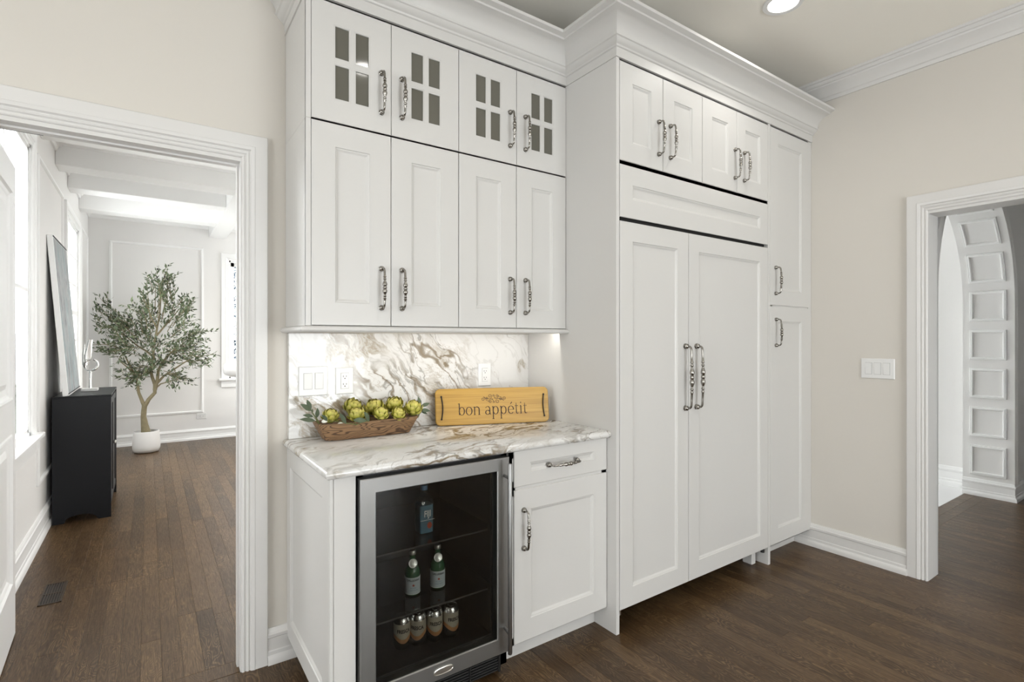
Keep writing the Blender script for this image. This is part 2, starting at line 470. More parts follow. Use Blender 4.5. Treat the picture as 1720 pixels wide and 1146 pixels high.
# threshold board across the doorway runs along the wall
plank(m, -.47, .30, 2.332, 2.42, .55); build('plank', m, M['plank'], fl2)
lay(fl2, -.60, 3.30, 2.42, 8.05, (-.60, 1.02, 2.42, 8.05), .0715, .7, 1.9)
fl3 = struct('floor', MB().box(3.52, 6.85, -.85, 1.46, -.06, -.012), M['subfloor'])
lay(fl3, 3.52, 6.80, -.80, 1.29, (3.52, 6.30, .55, 1.29), .07, .7, 1.6)
x = 3.60
for j, y in enumerate((1.29, 1.365)):
    x = 3.52
    for L in ((1.1, 1.3, .9) if j == 0 else (.6, 1.4, 1.3)):
        m = MB(); plank(m, x, min(x + L, 6.8), y, y + .075, random.uniform(.3, .9)); build('plank', m, M['plank'], fl3); x += L
fl4 = struct('floor', MB().box(3.60, 6.05, 1.44, 4.1, -.06, .001), M['marblefloor'])

# ---- kitchen shell
wb = MB()
wb.box(.315, 3.60, 2.33, 2.42, 0, CEIL); wb.box(-3.1, -.47, 2.33, 2.42, 0, CEIL); wb.box(-.47, .315, 2.33, 2.42, 2.06, CEIL)
struct('wall_back', wb, M['wall'])
wr = MB()
wr.box(3.52, 3.66, 1.045, 2.42, 0, CEIL); wr.box(3.52, 3.66, -3.7, .12, 0, CEIL); wr.box(3.52, 3.66, .12, 1.045, 2.04, CEIL)
struct('wall_right', wr, M['wall'])
wf = MB()
wf.box(-3.1, .2, -3.7, -3.6, 0, CEIL).box(2.9, 3.52, -3.7, -3.6, 0, CEIL).box(.2, 2.9, -3.7, -3.6, 0, .15).box(.2, 2.9, -3.7, -3.6, 2.35, CEIL)
struct('wall_front', wf, M['wall'])
wl = MB()
wl.box(-3.1, -3.0, -3.6, -.9, 0, CEIL).box(-3.1, -3.0, 1.1, 2.33, 0, CEIL).box(-3.1, -3.0, -.9, 1.1, 0, .3).box(-3.1, -3.0, -.9, 1.1, 2.2, CEIL)
struct('wall_left', wl, M['wall'])
struct('ceiling', MB().box(-3.1, 3.66, -3.7, 2.42, CEIL, CEIL + .08), M['ceil'])

CROWN = [(0, -.112), (.010, -.112), (.014, -.104), (.016, -.094), (.024, -.090), (.030, -.078), (.044, -.062), (.060, -.048), (.070, -.040),
         (.072, -.032), (.080, -.030), (.086, -.022), (.087, -.014), (.096, -.012), (.102, -.004), (.102, 0), (0, 0)]
def crown(name, path, mat, z=CEIL, closed=False, k=1.0):
    m = MB(); m.sweep([(x, y, z) for x, y in path], [(u * k, v * k) for u, v in CROWN], (0, 0, 1), closed=closed)
    return struct(name, m, mat, smooth=25)
crown('trim_1', [(3.52, -3.6), (3.52, 2.33), (-3.0, 2.33), (-3.0, -3.6)], M['trim'], closed=True)
BASE = [(0, 0), (.028, 0), (.028, .020), (.024, .030), (.018, .036), (.017, .050), (.014, .054), (.014, .104), (.018, .108), (.019, .120), (.014, .126), (.012, .136), (.007, .143), (0, .143)]
def baseboard(name, path, mat, k=1.0, side=1, closed=False):
    m = MB(); m.sweep([(x, y, 0) for x, y in path], [(u, v * k) for u, v in BASE], (0, 0, 1), side=side, closed=closed)
    return struct(name, m, mat, smooth=25)
baseboard('baseboard_right', [(3.52, 1.122), (3.52, 1.83)], M['trim'])
baseboard('baseboard_back', [(.62, 2.33), (.398, 2.33)], M['trim'])
baseboard('baseboard_back', [(-.57, 2.33), (-3.0, 2.33), (-3.0, -3.6), (3.52, -3.6), (3.52, .03)], M['trim'])

CAS = [(0, 0), (0, .010), (.004, .013), (.009, .013), (.011, .009), (.014, .009), (.018, .014), (.024, .016), (.026, .012), (.029, .012), (.034, .019), (.046, .022), (.048, .020), (.092, .020), (.095, .017), (.095, 0)]
def casing(name, o, U, Nrm, a0, a1, zt, mat, parent=None, zb=0.0, sill=False):
    """door/window casing round an opening a0..a1 up to zt on a wall plane (U along wall, Nrm to the room)"""
    m = MB(o, U, Nrm, (0, 0, 1))
    path = [(a1, 0, zb), (a1, 0, zt), (a0, 0, zt), (a0, 0, zb)]
    # B = +b (towards room); for d=+c : b x c = a
    m.sweep(path, CAS, (0, 1, 0), side=1, closed=False)
    if parent is None: return struct(name, m, mat, smooth=25)
    return build(name, m, mat, parent, smooth=25)
casing('trim_2', (0, 2.33, 0), (1, 0, 0), (0, -1, 0), -.47, .304, 2.06, M['trim'])
casing('trim_3', (3.52, 0, 0), (0, 1, 0), (-1, 0, 0), .12, 1.032, 2.04, M['trim'])
# jamb liners
jm = MB(); jm.box(.30, .315, 2.325, 2.425, 0, 2.045).box(-.47, -.455, 2.325, 2.425, 0, 2.045).box(-.47, .315, 2.325, 2.425, 2.045, 2.06)
jm.box(.293, .30, 2.37, 2.40, 0, 2.038).box(-.455, .30, 2.37, 2.40, 2.038, 2.045)
tj = struct('trim_4', jm, M['trim'])
build('ball_catch', MB().box(-.43, -.30, 2.405, 2.412, 2.040, 2.0455), M['slot'], tj)
jm = MB(); jm.box(3.515, 3.665, 1.03, 1.045, 0, 2.025).box(3.515, 3.665, .12, .135, 0, 2.025).box(3.515, 3.665, .12, 1.045, 2.025, 2.04)
struct('trim_5', jm, M['trim'])
casing('trim_6', (3.66, 0, 0), (0, 1, 0), (1, 0, 0), .12, 1.03, 2.04, M['trim'])
casing('trim_7', (0, 2.42, 0), (1, 0, 0), (0, 1, 0), -.47, .304, 2.06, M['trim2'])

# ---- windows
def window(name, o, U, Nin, a0, a1, z0, z1, cols, rows, mat, depth=.10, thick=.15, cw=True, e=.05, fd=.02):
    root_mb = MB(o, U, Nin, (0, 0, 1))
    root_mb.box(a0, a0 + .02, -thick, 0, z0, z1).box(a1 - .02, a1, -thick, 0, z0, z1).box(a0, a1, -thick, 0, z1 - .02, z1).box(a0, a1, -thick, 0, z0, z0 + .02)
    root = struct(name, root_mb, mat)
    if cw:
        casing('window_casing', o, U, Nin, a0, a1, z1, mat, root, zb=z0 - .005)
        s = MB(o, U, Nin, (0, 0, 1)); s.cbox(a0 - .13, a1 + .13, -.02, .055, z0 - .03, z0, .006); s.box(a0 - .095, a1 + .095, 0, .018, z0 - .12, z0 - .03)
        build('window_sill', s, mat, root)
    f = MB(o, U, Nin, (0, 0, 1))
    f.box(a0 + .02, a0 + .02 + e, -depth - fd, -depth + fd, z0 + .02, z1 - .02).box(a1 - .02 - e, a1 - .02, -depth - fd, -depth + fd, z0 + .02, z1 - .02)
    f.box(a0 + .02, a1 - .02, -depth - fd, -depth + fd, z1 - .02 - e, z1 - .02).box(a0 + .02, a1 - .02, -depth - fd, -depth + fd, z0 + .02, z0 + .02 + e)
    build('window_frame', f, mat, root)
    A0, A1, Z0, Z1 = a0 + .02 + e, a1 - .02 - e, z0 + .02 + e, z1 - .02 - e
    for i in range(1, cols):
        x = A0 + (A1 - A0) * i / cols
        build('muntin', MB(o, U, Nin, (0, 0, 1)).box(x - .011, x + .011, -depth - fd * .8, -depth + fd * .8, Z0, Z1), mat, root)
    for j in range(1, rows):
        z = Z0 + (Z1 - Z0) * j / rows; t = .022 if (rows == 6 and j == 3) else .011
        build('muntin', MB(o, U, Nin, (0, 0, 1)).box(A0, A1, -depth - fd * .85, -depth + fd * .85, z - t, z + t), mat, root)
    for i in range(cols):
        for j in range(rows):
            xa, xb = A0 + (A1 - A0) * i / cols, A0 + (A1 - A0) * (i + 1) / cols
            za, zb = Z0 + (Z1 - Z0) * j / rows, Z0 + (Z1 - Z0) * (j + 1) / rows
            build('pane', MB(o, U, Nin, (0, 0, 1)).box(xa, xb, -depth - .003, -depth + .003, za, zb), M['winglass'], root)
    return root
window('window_1', (-.60, 0, 0), (0, 1, 0), (1, 0, 0), 3.0, 4.33, .74, 2.53, 2, 2, M['trim2'], depth=.016, thick=.06, e=.02, fd=.010)
window('window_2', (-.60, 0, 0), (0, 1, 0), (1, 0, 0), 6.0, 6.96, .74, 2.45, 3, 6, M['trim2'], depth=.016, thick=.06, e=.02, fd=.010)
window('window_3', (0, 8.05, 0), (1, 0, 0), (0, -1, 0), .90, 1.80, .80, 2.41, 3, 6, M['trim2'])
window('window_4', (3.30, 0, 0), (0, 1, 0), (-1, 0, 0), 6.6, 7.6, .5, 2.6, 2, 2, M['trim2'])
window('unseen_window_5', (0, -3.6, 0), (1, 0, 0), (0, 1, 0), .2, 2.9, .15, 2.35, 3, 1, M['trim'], thick=.10, depth=.05)  # unseen window behind the camera, placed and sized to light the cabinet fronts
window('unseen_window_6', (-3.0, 0, 0), (0, 1, 0), (1, 0, 0), -.9, 1.1, .3, 2.2, 2, 1, M['trim'], thick=.10, depth=.05)  # unseen side window, put in and widened for light from the left
window('unseen_window_7', (0, 4.0, 0), (1, 0, 0), (0, -1, 0), 4.20, 5.50, .3, 2.5, 2, 3, M['trim2'], cw=False)  # unseen glazing, put in so daylight brightens the foyer

# ---- left room (seen through the doorway)
m = MB()
m.box(-.66, -.60, 2.42, 3.0, 0, CEIL).box(-.66, -.60, 4.33, 6.0, 0, CEIL).box(-.66, -.60, 6.96, 8.2, 0, CEIL)
m.box(-.66, -.60, 3.0, 4.33, 0, .74).box(-.66, -.60, 3.0, 4.33, 2.53, CEIL).box(-.66, -.60, 6.0, 6.96, 0, .74).box(-.66, -.60, 6.0, 6.96, 2.45, CEIL)
wleft2 = struct('wall_left', m, M['wall2'])
m = MB()
m.box(-.60, .90, 8.05, 8.2, 0, CEIL).box(1.80, 3.45, 8.05, 8.2, 0, CEIL).box(.90, 1.80, 8.05, 8.2, 0, .80).box(.90, 1.80, 8.05, 8.2, 2.41, CEIL)
wfar = struct('wall_far', m, M['wall2'])
m = MB()
m.box(3.30, 3.45, 2.42, 6.6, 0, CEIL).box(3.30, 3.45, 7.6, 8.05, 0, CEIL).box(3.30, 3.45, 6.6, 7.6, 0, .5).box(3.30, 3.45, 6.6, 7.6, 2.6, CEIL)
struct('wall_right', m, M['wall2'])
m = MB().box(.315, 3.30, 2.42, 2.432, 0, CEIL).box(-.60, -.47, 2.42, 2.432, 0, CEIL).box(-.47, .30, 2.42, 2.432, 2.06, CEIL)
struct('wall_front', m, M['wall2'])
struct('ceiling', MB().box(-.75, 3.45, 2.42, 8.2, CEIL, CEIL + .08), M['trim2'])
PM = [(0, 0), (0, .007), (.004, .012), (.010, .010), (.014, .014), (.024, .014), (.030, .007), (.032, 0)]
def panel_mold(name, o, U, Nin, a0, a1, z0, z1, mat, parent, k=1.0):
    m = MB(o, U, Nin, (0, 0, 1))
    m.sweep([(a1, 0, z0), (a1, 0, z1), (a0, 0, z1), (a0, 0, z0)], [(-u * k, v * k) for u, v in PM], (0, 1, 0), closed=True)
    return build(name, m, mat, parent, smooth=30)
panel_mold('panel_molding', (0, 8.05, 0), (1, 0, 0), (0, -1, 0), -.40, .60, .355, 2.55, M['trim2'], wfar)
panel_mold('panel_molding', (-.60, 0, 0), (0, 1, 0), (1, 0, 0), 4.55, 5.76, .37, 2.55, M['trim2'], wleft2)
panel_mold('panel_molding', (-.60, 0, 0), (0, 1, 0), (1, 0, 0), 7.20, 7.92, .37, 2.55, M['trim2'], wleft2)
baseboard('baseboard_left', [(-.60, 8.05), (-.60, 2.43)], M['trim2'], 1.15)
baseboard('baseboard_far', [(3.30, 8.05), (-.60, 8.05)], M['trim2'], 1.0)
# coffered ceiling: beams across the room and one long beam
BZ = 2.70
for k, (y0, y1) in enumerate(((3.70, 3.92), (4.53, 4.75), (5.36, 5.58), (6.12, 6.34), (7.03, 7.25))):
    b = struct('trim_%d' % (8 + k), MB().cbox(-.60, .66, y0, y1, BZ, CEIL, .004), M['trim2'])
    for yy, sd in ((y0, 1), (y1, -1)):
        mm = MB(); mm.sweep([(-.60, yy, CEIL), (.66, yy, CEIL)] if sd > 0 else [(.66, yy, CEIL), (-.60, yy, CEIL)], [(u * .9, v * .9) for u, v in CROWN], (0, 0, 1), side=-1)
        build('crown_molding', mm, M['trim2'], b, smooth=25)
struct('trim_13', MB().cbox(.66, .86, 2.44, 8.05, BZ, CEIL, .004), M['trim2'])
crown('trim_14', [(3.30, 8.05), (-.60, 8.05), (-.60, 2.44)], M['trim2'], 2.95, k=1.30)
m = MB(); m.box(-.60, 3.3, 7.97, 8.05, 2.80, 2.82)

# ---- open panelled door of the left room
def slab(mb, a0, a1, c0, c1, t, panels, prof):
    """door slab facing -b with stacked recessed panels"""
    mb.rings([(a0, a1, c0, c1, t), (a0, a1, c0, c1, 0)], cap=False)
    pa0, pa1 = panels[0][0], panels[0][1]
    q = lambda x0, x1, z0, z1: mb.face([mb.p(x0, 0, z0), mb.p(x1, 0, z0), mb.p(x1, 0, z1), mb.p(x0, 0, z1)])
    q(a0, pa0, c0, c1); q(pa1, a1, c0, c1)
    z = c0
    for p in sorted(panels, key=lambda p: p[2]):
        q(pa0, pa1, z, p[2]); z = p[3]
        mb.rings([(p[0] + i, p[1] - i, p[2] + i, p[3] - i, d) for i, d in prof], back=False)
    q(pa0, pa1, z, c1)
DP = [(0, 0), (.004, -.006), (.012, -.007), (.018, .002), (.028, .006), (.034, .010), (.060, .012), (.085, .004), (.09, .004)]
dx, dy = -.032, .775; L = math.hypot(dx, dy); U = Vector((dx / L, dy / L, 0)); Vn = Vector((-dy / L, dx / L, 0))
m = MB((-.462, 2.432, 0), U, Vn, (0, 0, 1))
slab(m, 0, L, .008, 2.105, .036, [(.115, L - .115, .26, .92), (.115, L - .115, 1.06, 1.98)], DP)
d1 = struct('door_1', m, M['trim2'])
build('lock_plate', MB((-.462, 2.432, 0), U, Vn, (0, 0, 1)).box(L - .002, L + .0015, -.001, .018, 1.03, 1.36), M['slot'], d1)

# ---- hall and foyer beyond the right doorway
struct('wall_hall', MB().box(6.8, 6.9, -.85, 1.14, 0, CEIL).box(3.66, 6.8, -.90, -.80, 0, CEIL), M['wall2'])
struct('ceiling', MB().box(3.66, 6.9, -.9, 4.1, CEIL, CEIL + .08), M['trim2'])
m = MB().box(5.98, 6.08, 1.456, 4.1, 0, CEIL)
wfoy = struct('wall_foyer', m, M['wall2'])
m = MB().box(3.60, 4.20, 4.0, 4.1, 0, CEIL).box(5.50, 5.98, 4.0, 4.1, 0, CEIL).box(4.20, 5.50, 4.0, 4.1, 0, .3).box(4.20, 5.50, 4.0, 4.1, 2.5, CEIL).box(3.60, 3.66, 2.42, 4.1, 0, CEIL)
struct('wall_foyer', m, M['wall2'])
panel_mold('panel_molding', (5.98, 0, 0), (0, 1, 0), (-1, 0, 0), 1.72, 2.9, .34, 2.6, M['trim2'], wfoy)
baseboard('baseboard_foyer', [(5.98, 1.46), (5.98, 4.0)], M['trim2'], 1.25)
AX, AR, AS = 5.80, .90, 1.62; ACX = AX - AR
m = MB(); Y0, Y1 = 1.134, 1.456
m.box(AX, 6.85, Y0, Y1, 0, CEIL).box(3.66, ACX - AR, Y0, Y1, 0, CEIL)
rows = []
for k in range(33):
    t = PI * k / 32; xx, zz = ACX + AR * math.cos(t), AS + AR * math.sin(t)
    rows.append([(xx, Y0, zz), (xx, Y1, zz), (xx, Y1, CEIL), (xx, Y0, CEIL)])
m.strip(rows, caps=True)
arch = struct('wall_arch', m, M['wall2'], smooth=30)
def arch_panel(s0, s1, y0, y1):
    mm = MB(); path = []
    ns = 6
    for k in range(ns): path.append((y1, 0, s0 + (s1 - s0) * k / ns))
    path.append((y1, 0, s1)); path.append((y0, 0, s1))
    for k in range(1, ns): path.append((y0, 0, s1 + (s0 - s1) * k / ns))
    path.append((y0, 0, s0))
    mm.sweep(path, [(-u * .8, v * 1.1) for u, v in PM], (0, 1, 0), closed=True)
    out = []
    for v in mm.v:
        y, n, s = v
        if s <= 0: out.append(Vector((AX - n, y, AS + s)))
        else: t = s / AR; out.append(Vector((ACX + (AR - n) * math.cos(t), y, AS + (AR - n) * math.sin(t))))
    mm.v = out
    build('panel_molding', mm, M['trim2'], arch, smooth=30)
for k in range(9):
    s = -1.315 + .327 * k; arch_panel(s - .127, s + .127, 1.172, 1.408)
mm = MB(); pth = [(AX, Y0, .14), (AX, Y0, AS)] + [(ACX + AR * math.cos(PI * k / 24), Y0, AS + AR * math.sin(PI * k / 24)) for k in range(1, 25)] + [(ACX - AR, Y0, .14)]
mm.sweep(pth, [(u * 1.0, v * 1.0) for u, v in CAS], (0, -1, 0), side=-1)
build('archivolt', mm, M['wall2'], arch, smooth=30)
baseboard('baseboard_arch', [(AX, Y1), (AX, Y0), (6.8, Y0)], M['trim2'], 1.0, side=-1)
build('spring_door_stop', MB().tube([(3.68, 1.10, .055), (3.75, 1.10, .055)], .006, 8).lathe([(.010, 0), (.011, .008), (.007, .014)], (3.748, 1.10, .055), 10, 'a'), M['plate'], wfoy)

# ---- recessed ceiling lamps (only the one over the refrigerator shows)
def can_light(x, y, label, watts=2.5):
    t = thing('recessed_light', label, 'ceiling light', (x, y, CEIL), 'recessed kitchen lights')
    build('trim_ring', MB().lathe([(.066, -.001), (.068, -.005), (.088, -.006), (.092, -.001)], (x, y, CEIL), 32, caps=False), M['plate'], t, smooth=40)
    build('lens', MB().lathe([(.001, -.003), (.067, -.003)], (x, y, CEIL), 32, caps=False), M['lamp'], t)
    l = bpy.data.lights.new('lamp_light', 'AREA'); l.shape = 'DISK'; l.size = .12; l.energy = watts; l.color = (1, .965, .91); l.spread = 2.6
    o = bpy.data.objects.new('lamp_light', l); COL.objects.link(o); o.parent = t; o.location = (0, 0, -.012)
can_light(2.50, 1.30, 'white recessed ceiling lamp above the refrigerator doors')
can_light(1.05, .95, 'recessed ceiling lamp in front of the wine cooler')
can_light(-.60, .60, 'recessed ceiling lamp in front of the left doorway')
can_light(2.40, -.7, 'recessed ceiling lamp behind the camera, nearer the hall')
for x_, y_, wh in ((1.9, 5.2, 'nearest the kitchen wall'), (1.6, 6.5, 'nearest the far window'), (2.6, 6.0, 'nearest the side window')):  # unseen lamps, added to brighten the far wall and floor
    can_light(x_, y_, 'unseen fill lamp added to the next room ceiling, the one ' + wh, 20)
can_light(.3, -1.2, 'recessed ceiling lamp behind the camera, nearer the windows')

# ================================================================== CABINETRY
XF = (0, 0, 0)
# ---- handles (two sizes), mesh shared by all pulls; mounted on a door facing -Y, grip vertical
def handle_mesh(name, Lh, k):
    h = Lh / 2; out = .034 * (1 + (k - 1) * .4); rc = .013 * k
    prof = [(-.82, .0043), (-.72, .0048), (-.68, .0062), (-.64, .0066), (-.61, .0046), (-.57, .0046), (-.545, .0064), (-.50, .0066), (-.47, .0044), (-.42, .0046),
            (-.36, .0060), (-.28, .0084), (-.20, .0092), (-.13, .0080), (-.085, .0056), (-.06, .0074), (0, .0080)]
    prof = prof + [(-t, r) for t, r in reversed(prof[:-1])]
    if k > 1.1: prof = [(t * .82 if abs(t) < .8 else t, r) for t, r in prof]
    pts, rad = [], []
    def add(y, z, r): pts.append((0, y, z)); rad.append(r)
    add(0, h, .0050 * k); add(-.010, h, .0050 * k); add(-out + rc, h, .0042 * k)
    for a in (30, 60): add(-out + rc - rc * math.sin(math.radians(a)), h - rc + rc * math.cos(math.radians(a)), .0043 * k)
    add(-out, h - rc, .0044 * k)
    for t, r in reversed(prof):
        bow = .004 * (1 - t * t)
        add(-out - bow, t * (h - rc) * 1.0, r * k)
    add(-out, -h + rc, .0044 * k)
    for a in (60, 30): add(-out + rc - rc * math.sin(math.radians(a)), -h + rc - rc * math.cos(math.radians(a)), .0043 * k)
    add(-out + rc, -h, .0042 * k); add(-.010, -h, .0050 * k); add(0, -h, .0050 * k)
    m = MB(); m.tube(pts, rad, 12)
    for z in (h, -h):
        m.lathe([(.0105 * k, 0), (.0112 * k, -.003 * k), (.0098 * k, -.0045 * k), (.0108 * k, -.008 * k), (.0088 * k, -.013 * k), (.0050 * k, -.016 * k)], (0, 0, z), 16, 'b')
    return mesh_of(name, m, M['pewter'], 50)
H_S = handle_mesh('handle', .155, 1.0); H_L = handle_mesh('handle_long', .311, 1.28)
SHK = [(0, 0), (.0025, .0035), (.006, .004), (.013, .0085), (.016, .009)]
def door(name, parent, x0, x1, z0, z1, y, st=.086, rl=.086, t=.006, rlt=None, mat=None):
    """five-piece recessed panel door front facing -Y"""
    mb = MB(); e = .0018; rt = rlt if rlt is not None else rl
    R = [(x0, x1, z0, z1, y + t), (x0, x1, z0, z1, y + e), (x0 + e, x1 - e, z0 + e, z1 - e, y)]
    R += [(x0 + st + i, x1 - st - i, z0 + rl + i, z1 - rt - i, y + d) for i, d in SHK]
    mb.rings(R, back=False)
    return build(name, mb, mat or M['cab'], parent)
def pull(parent, x, z, y, long=False, rot=(0, 0, 0)):
    return inst('handle', H_L if long else H_S, parent, (x, y, z), rot)
def glass_door(parent, x0, x1, z0, z1, y, t=.006):
    """solid door front pierced by four small panes"""
    mb = MB(); W = x1 - x0
    px = [x0 + .086, x0 + .138, x0 + .164, x0 + .2155]; pz = [2.242, 2.368, 2.396, 2.515]
    xs = [x0] + px + [x1]; zs = [z0] + pz + [z1]
    holes = [(i, j) for i in (1, 3) for j in (1, 3)]
    for i in range(5):
        for j in range(5):
            a0, a1, c0, c1 = xs[i], xs[i + 1], zs[j], zs[j + 1]
            if (i, j) in holes:
                mb.rings([(a0 - .006, a1 + .006, c0 - .006, c1 + .006, y - .0005), (a0 - .003, a1 + .003, c0 - .003, c1 + .003, y + .003), (a0, a1, c0, c1, y + .004), (a0, a1, c0, c1, y + t)], cap=False, back=False)
            else: mb.face([mb.p(a0, y, c0), mb.p(a1, y, c0), mb.p(a1, y, c1), mb.p(a0, y, c1)])
    mb.rings([(x0, x1, z0, z1, y + t), (x0, x1, z0, z1, y)], cap=False, back=False)
    d = build('door', mb, M['cab'], parent)
    for i, j in holes:
        build('pane', MB().box(xs[i] - .004, xs[i + 1] + .004, y + .0045, y + .0062, zs[j] - .004, zs[j + 1] + .004), M['pane'], d)
    return d

YU = 1.988
ux = [(.4905, .7965), (.7995, 1.1055), (1.1085, 1.4145), (1.4175, 1.7205)]
hx = [.757, .843, 1.378, 1.466]
def body_box(x0, x1, y0, y1, z0, z1, wall=.016, vs=(), hs=()):
    """carcass with a face frame (stiles at vs, rails at hs) behind the door edges"""
    m = MB(); e_ = .030
    fr = [(x0, x0 + e_, z0, z1), (x1 - e_, x1, z0, z1), (x0, x1, z0, z0 + e_), (x0, x1, z1 - e_, z1)] + [(v - .03, v + .03, z0, z1) for v in vs] + [(x0, x1, h_ - .03, h_ + .03) for h_ in hs]
    m.box(x0, x0 + wall, y0, y1, z0, z1).box(x1 - wall, x1, y0, y1, z0, z1).box(x0 + wall, x1 - wall, y0, y1, z0, z0 + wall).box(x0 + wall, x1 - wall, y0, y1, z1 - wall, z1).box(x0 + wall, x1 - wall, y1 - .008, y1, z0, z1)
    for a0, a1, b0, b1 in fr: m.box(a0, a1, y0, y0 + .006, b0, b1)
    return m
for k, (side, x0, x1) in enumerate((('left', .4705, 1.107), ('right', 1.107, 1.7225))):
    where = 'nearest the doorway' if k == 0 else 'beside the refrigerator panel'
    t = thing('glass_door_cabinet', 'white cabinet under the crown with two four-pane doors, ' + where, 'cabinet', ((x0 + x1) / 2, 2.165, 2.149), 'wall cabinets with small panes')
    mb = body_box(x0, x1, YU + .0065, 2.328, 2.149, 2.606, vs=[(x0 + x1 + .017 * (1 - k)) / 2])
    if k == 0: mb.box(x0, .4885, YU + .002, YU + .0065, 2.149, 2.606)
    build('body', mb, M['cab'], t)
    for j in (0, 1):
        i = 2 * k + j
        d = glass_door(t, ux[i][0], ux[i][1], 2.1525, 2.597, YU); pull(d, hx[i], 2.311, YU)
    t = thing('wall_cabinet', 'white wall cabinet with two tall recessed doors above the backsplash, ' + where, 'cabinet', ((x0 + x1) / 2, 2.165, 1.384), 'wall cabinets with solid doors')
    mb = body_box(x0, x1, YU + .0065, 2.328, 1.384, 2.148, vs=[(x0 + x1 + .017 * (1 - k)) / 2])
    if k == 0: mb.box(x0, .4885, YU + .002, YU + .0065, 1.384, 2.148)
    build('body', mb, M['cab'], t)
    for j in (0, 1):
        i = 2 * k + j
        d = door('door', t, ux[i][0], ux[i][1], 1.3855, 2.1455, YU); pull(d, hx[i], 1.535, YU)

# ---- trim under the wall cabinets, and its light bar
m = MB(); m.sweep([(.4695, 2.33, 0), (.4695, 1.986, 0), (1.7225, 1.986, 0)],
    [(-.020, 1.360), (.010, 1.360), (.016, 1.362), (.020, 1.368), (.020, 1.373), (.016, 1.379), (.008, 1.3825), (-.020, 1.3825)], (0, 0, 1), side=-1)
tag(build('light_rail', m, M['cab'], smooth=40), 'white half-round rail running under the wall cabinets above the marble', 'molding')
t = thing('undercabinet_light', 'slim lit light bar hidden under the wall cabinets', 'light', (1.1, 2.05, 1.384))
build('housing', MB().box(.60, 1.7215, 2.0425, 2.075, 1.3805, 1.3838).box(.60, 1.7215, 2.0395, 2.0425, 1.3605, 1.3838), M['plate'], t)  # front lip added to cut the beam off on the end panel
build('lens', MB().box(.61, 1.719, 2.0430, 2.0470, 1.3798, 1.3806), M['led'], t)
l = bpy.data.lights.new('bar_light', 'AREA'); l.shape = 'RECTANGLE'; l.size = 1.10; l.size_y = .004; l.energy = 1.35; l.color = (1, .95, .87)
o = bpy.data.objects.new('bar_light', l); COL.objects.link(o); o.parent = t; o.location = (.067, -.0048, -.0052); o.rotation_euler = (math.radians(22), 0, 0)

# ---- cabinet crown
CC = [(-.012, 2.606), (.004, 2.606), (.004, 2.647), (.010, 2.650), (.013, 2.656), (.019, 2.660), (.028, 2.667), (.033, 2.676), (.039, 2.679), (.041, 2.686), (.036, 2.690), (.038, 2.701),
      (.045, 2.716), (.056, 2.730), (.070, 2.741), (.086, 2.748), (.102, 2.7515), (.110, 2.753), (.112, 2.760), (.124, 2.763), (.136, 2.766), (.138, 2.778), (-.012, 2.778)]
m = MB(); m.sweep([(.4695, 2.33, 0), (.4695, 1.986, 0), (1.7225, 1.986, 0), (1.7225, 1.6445, 0), (3.519, 1.6445, 0)], CC, (0, 0, 1), side=-1)
struct('trim_15', m, M['cab'], smooth=25)

# ---- refrigerator surround
YF = 1.645
tag(build('refrigerator_end_panel', MB().cbox(1.7225, 1.7425, YF, 2.329, 0, 2.606, .001), M['cab'], loc=(1.7325, 2, 0)), 'tall white end panel between countertop and refrigerator, reaching the floor', 'panel')
m = MB().cbox(2.994, 3.017, YF, 2.329, 0, 2.606, .001)
tag(build('refrigerator_end_panel', m, M['cab'], loc=(3.005, 2, 0)), 'narrow white panel between refrigerator and pantry cabinet, reaching the floor', 'panel')
fx = [(1.745, 2.0425), (2.0455, 2.3555), (2.3585, 2.671), (2.674, 2.9915)]
fh = [2.010, 2.096, 2.648, 2.738]
for k in (0, 1):
    x0, x1 = ((1.743, 2.357), (2.357, 2.9935))[k]
    t = thing('over_refrigerator_cabinet', ('white two-door cabinet above the refrigerator, next to the glass-paned doors', 'white two-door cabinet above the refrigerator, next to the pantry cabinet')[k], 'cabinet', ((x0 + x1) / 2, 1.99, 2.145), 'cabinets above the refrigerator')
    build('body', body_box(x0, x1, YF + .0065, 2.328, 2.1335, 2.605, vs=[(x0 + x1) / 2]), M['cab'], t)
    for j in (0, 1):
        i = 2 * k + j
        d = door('door', t, fx[i][0], fx[i][1], 2.147, 2.597, YF, .083, .086); pull(d, fh[i], 2.300, YF)

# ---- panel-ready refrigerator
t = thing('refrigerator', 'built-in refrigerator with two tall white panelled doors and long pewter pulls', 'refrigerator', (2.368, 1.99, 0))
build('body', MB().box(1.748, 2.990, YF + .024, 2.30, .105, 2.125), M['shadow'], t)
d = door('grille_panel', t, 1.7455, 2.9915, 1.889, 2.129, YF, .083, .086)
d = door('door', t, 1.7455, 2.2415, .104, 1.871, YF, .084, .088); pull(d, 2.213, 1.142, YF, True)
d = door('door', t, 2.2445, 2.9915, .104, 1.871, YF, .084, .088); pull(d, 2.303, 1.142, YF, True)
build('hinge', MB().lathe([(.011, -.03), (.011, 0)], (1.762, 1.668, .104), 12), M['badge'], t, smooth=40)
build('hinge', MB().lathe([(.011, -.03), (.011, 0)], (2.972, 1.668, .104), 12), M['slot'], t, smooth=40)
build('leveling_block', MB().cbox(2.915, 2.955, 1.70, 1.76, 0, .104, .003), M['cab'], t)
build('leveling_block', MB().cbox(1.80, 1.84, 1.98, 2.03, 0, .104, .003), M['shadow'], t)
build('void_sheet', MB().box(1.76, 2.98, 2.02, 2.03, .002, .104), M['slot'], t)  # black sheet painting the dark depth under the refrigerator

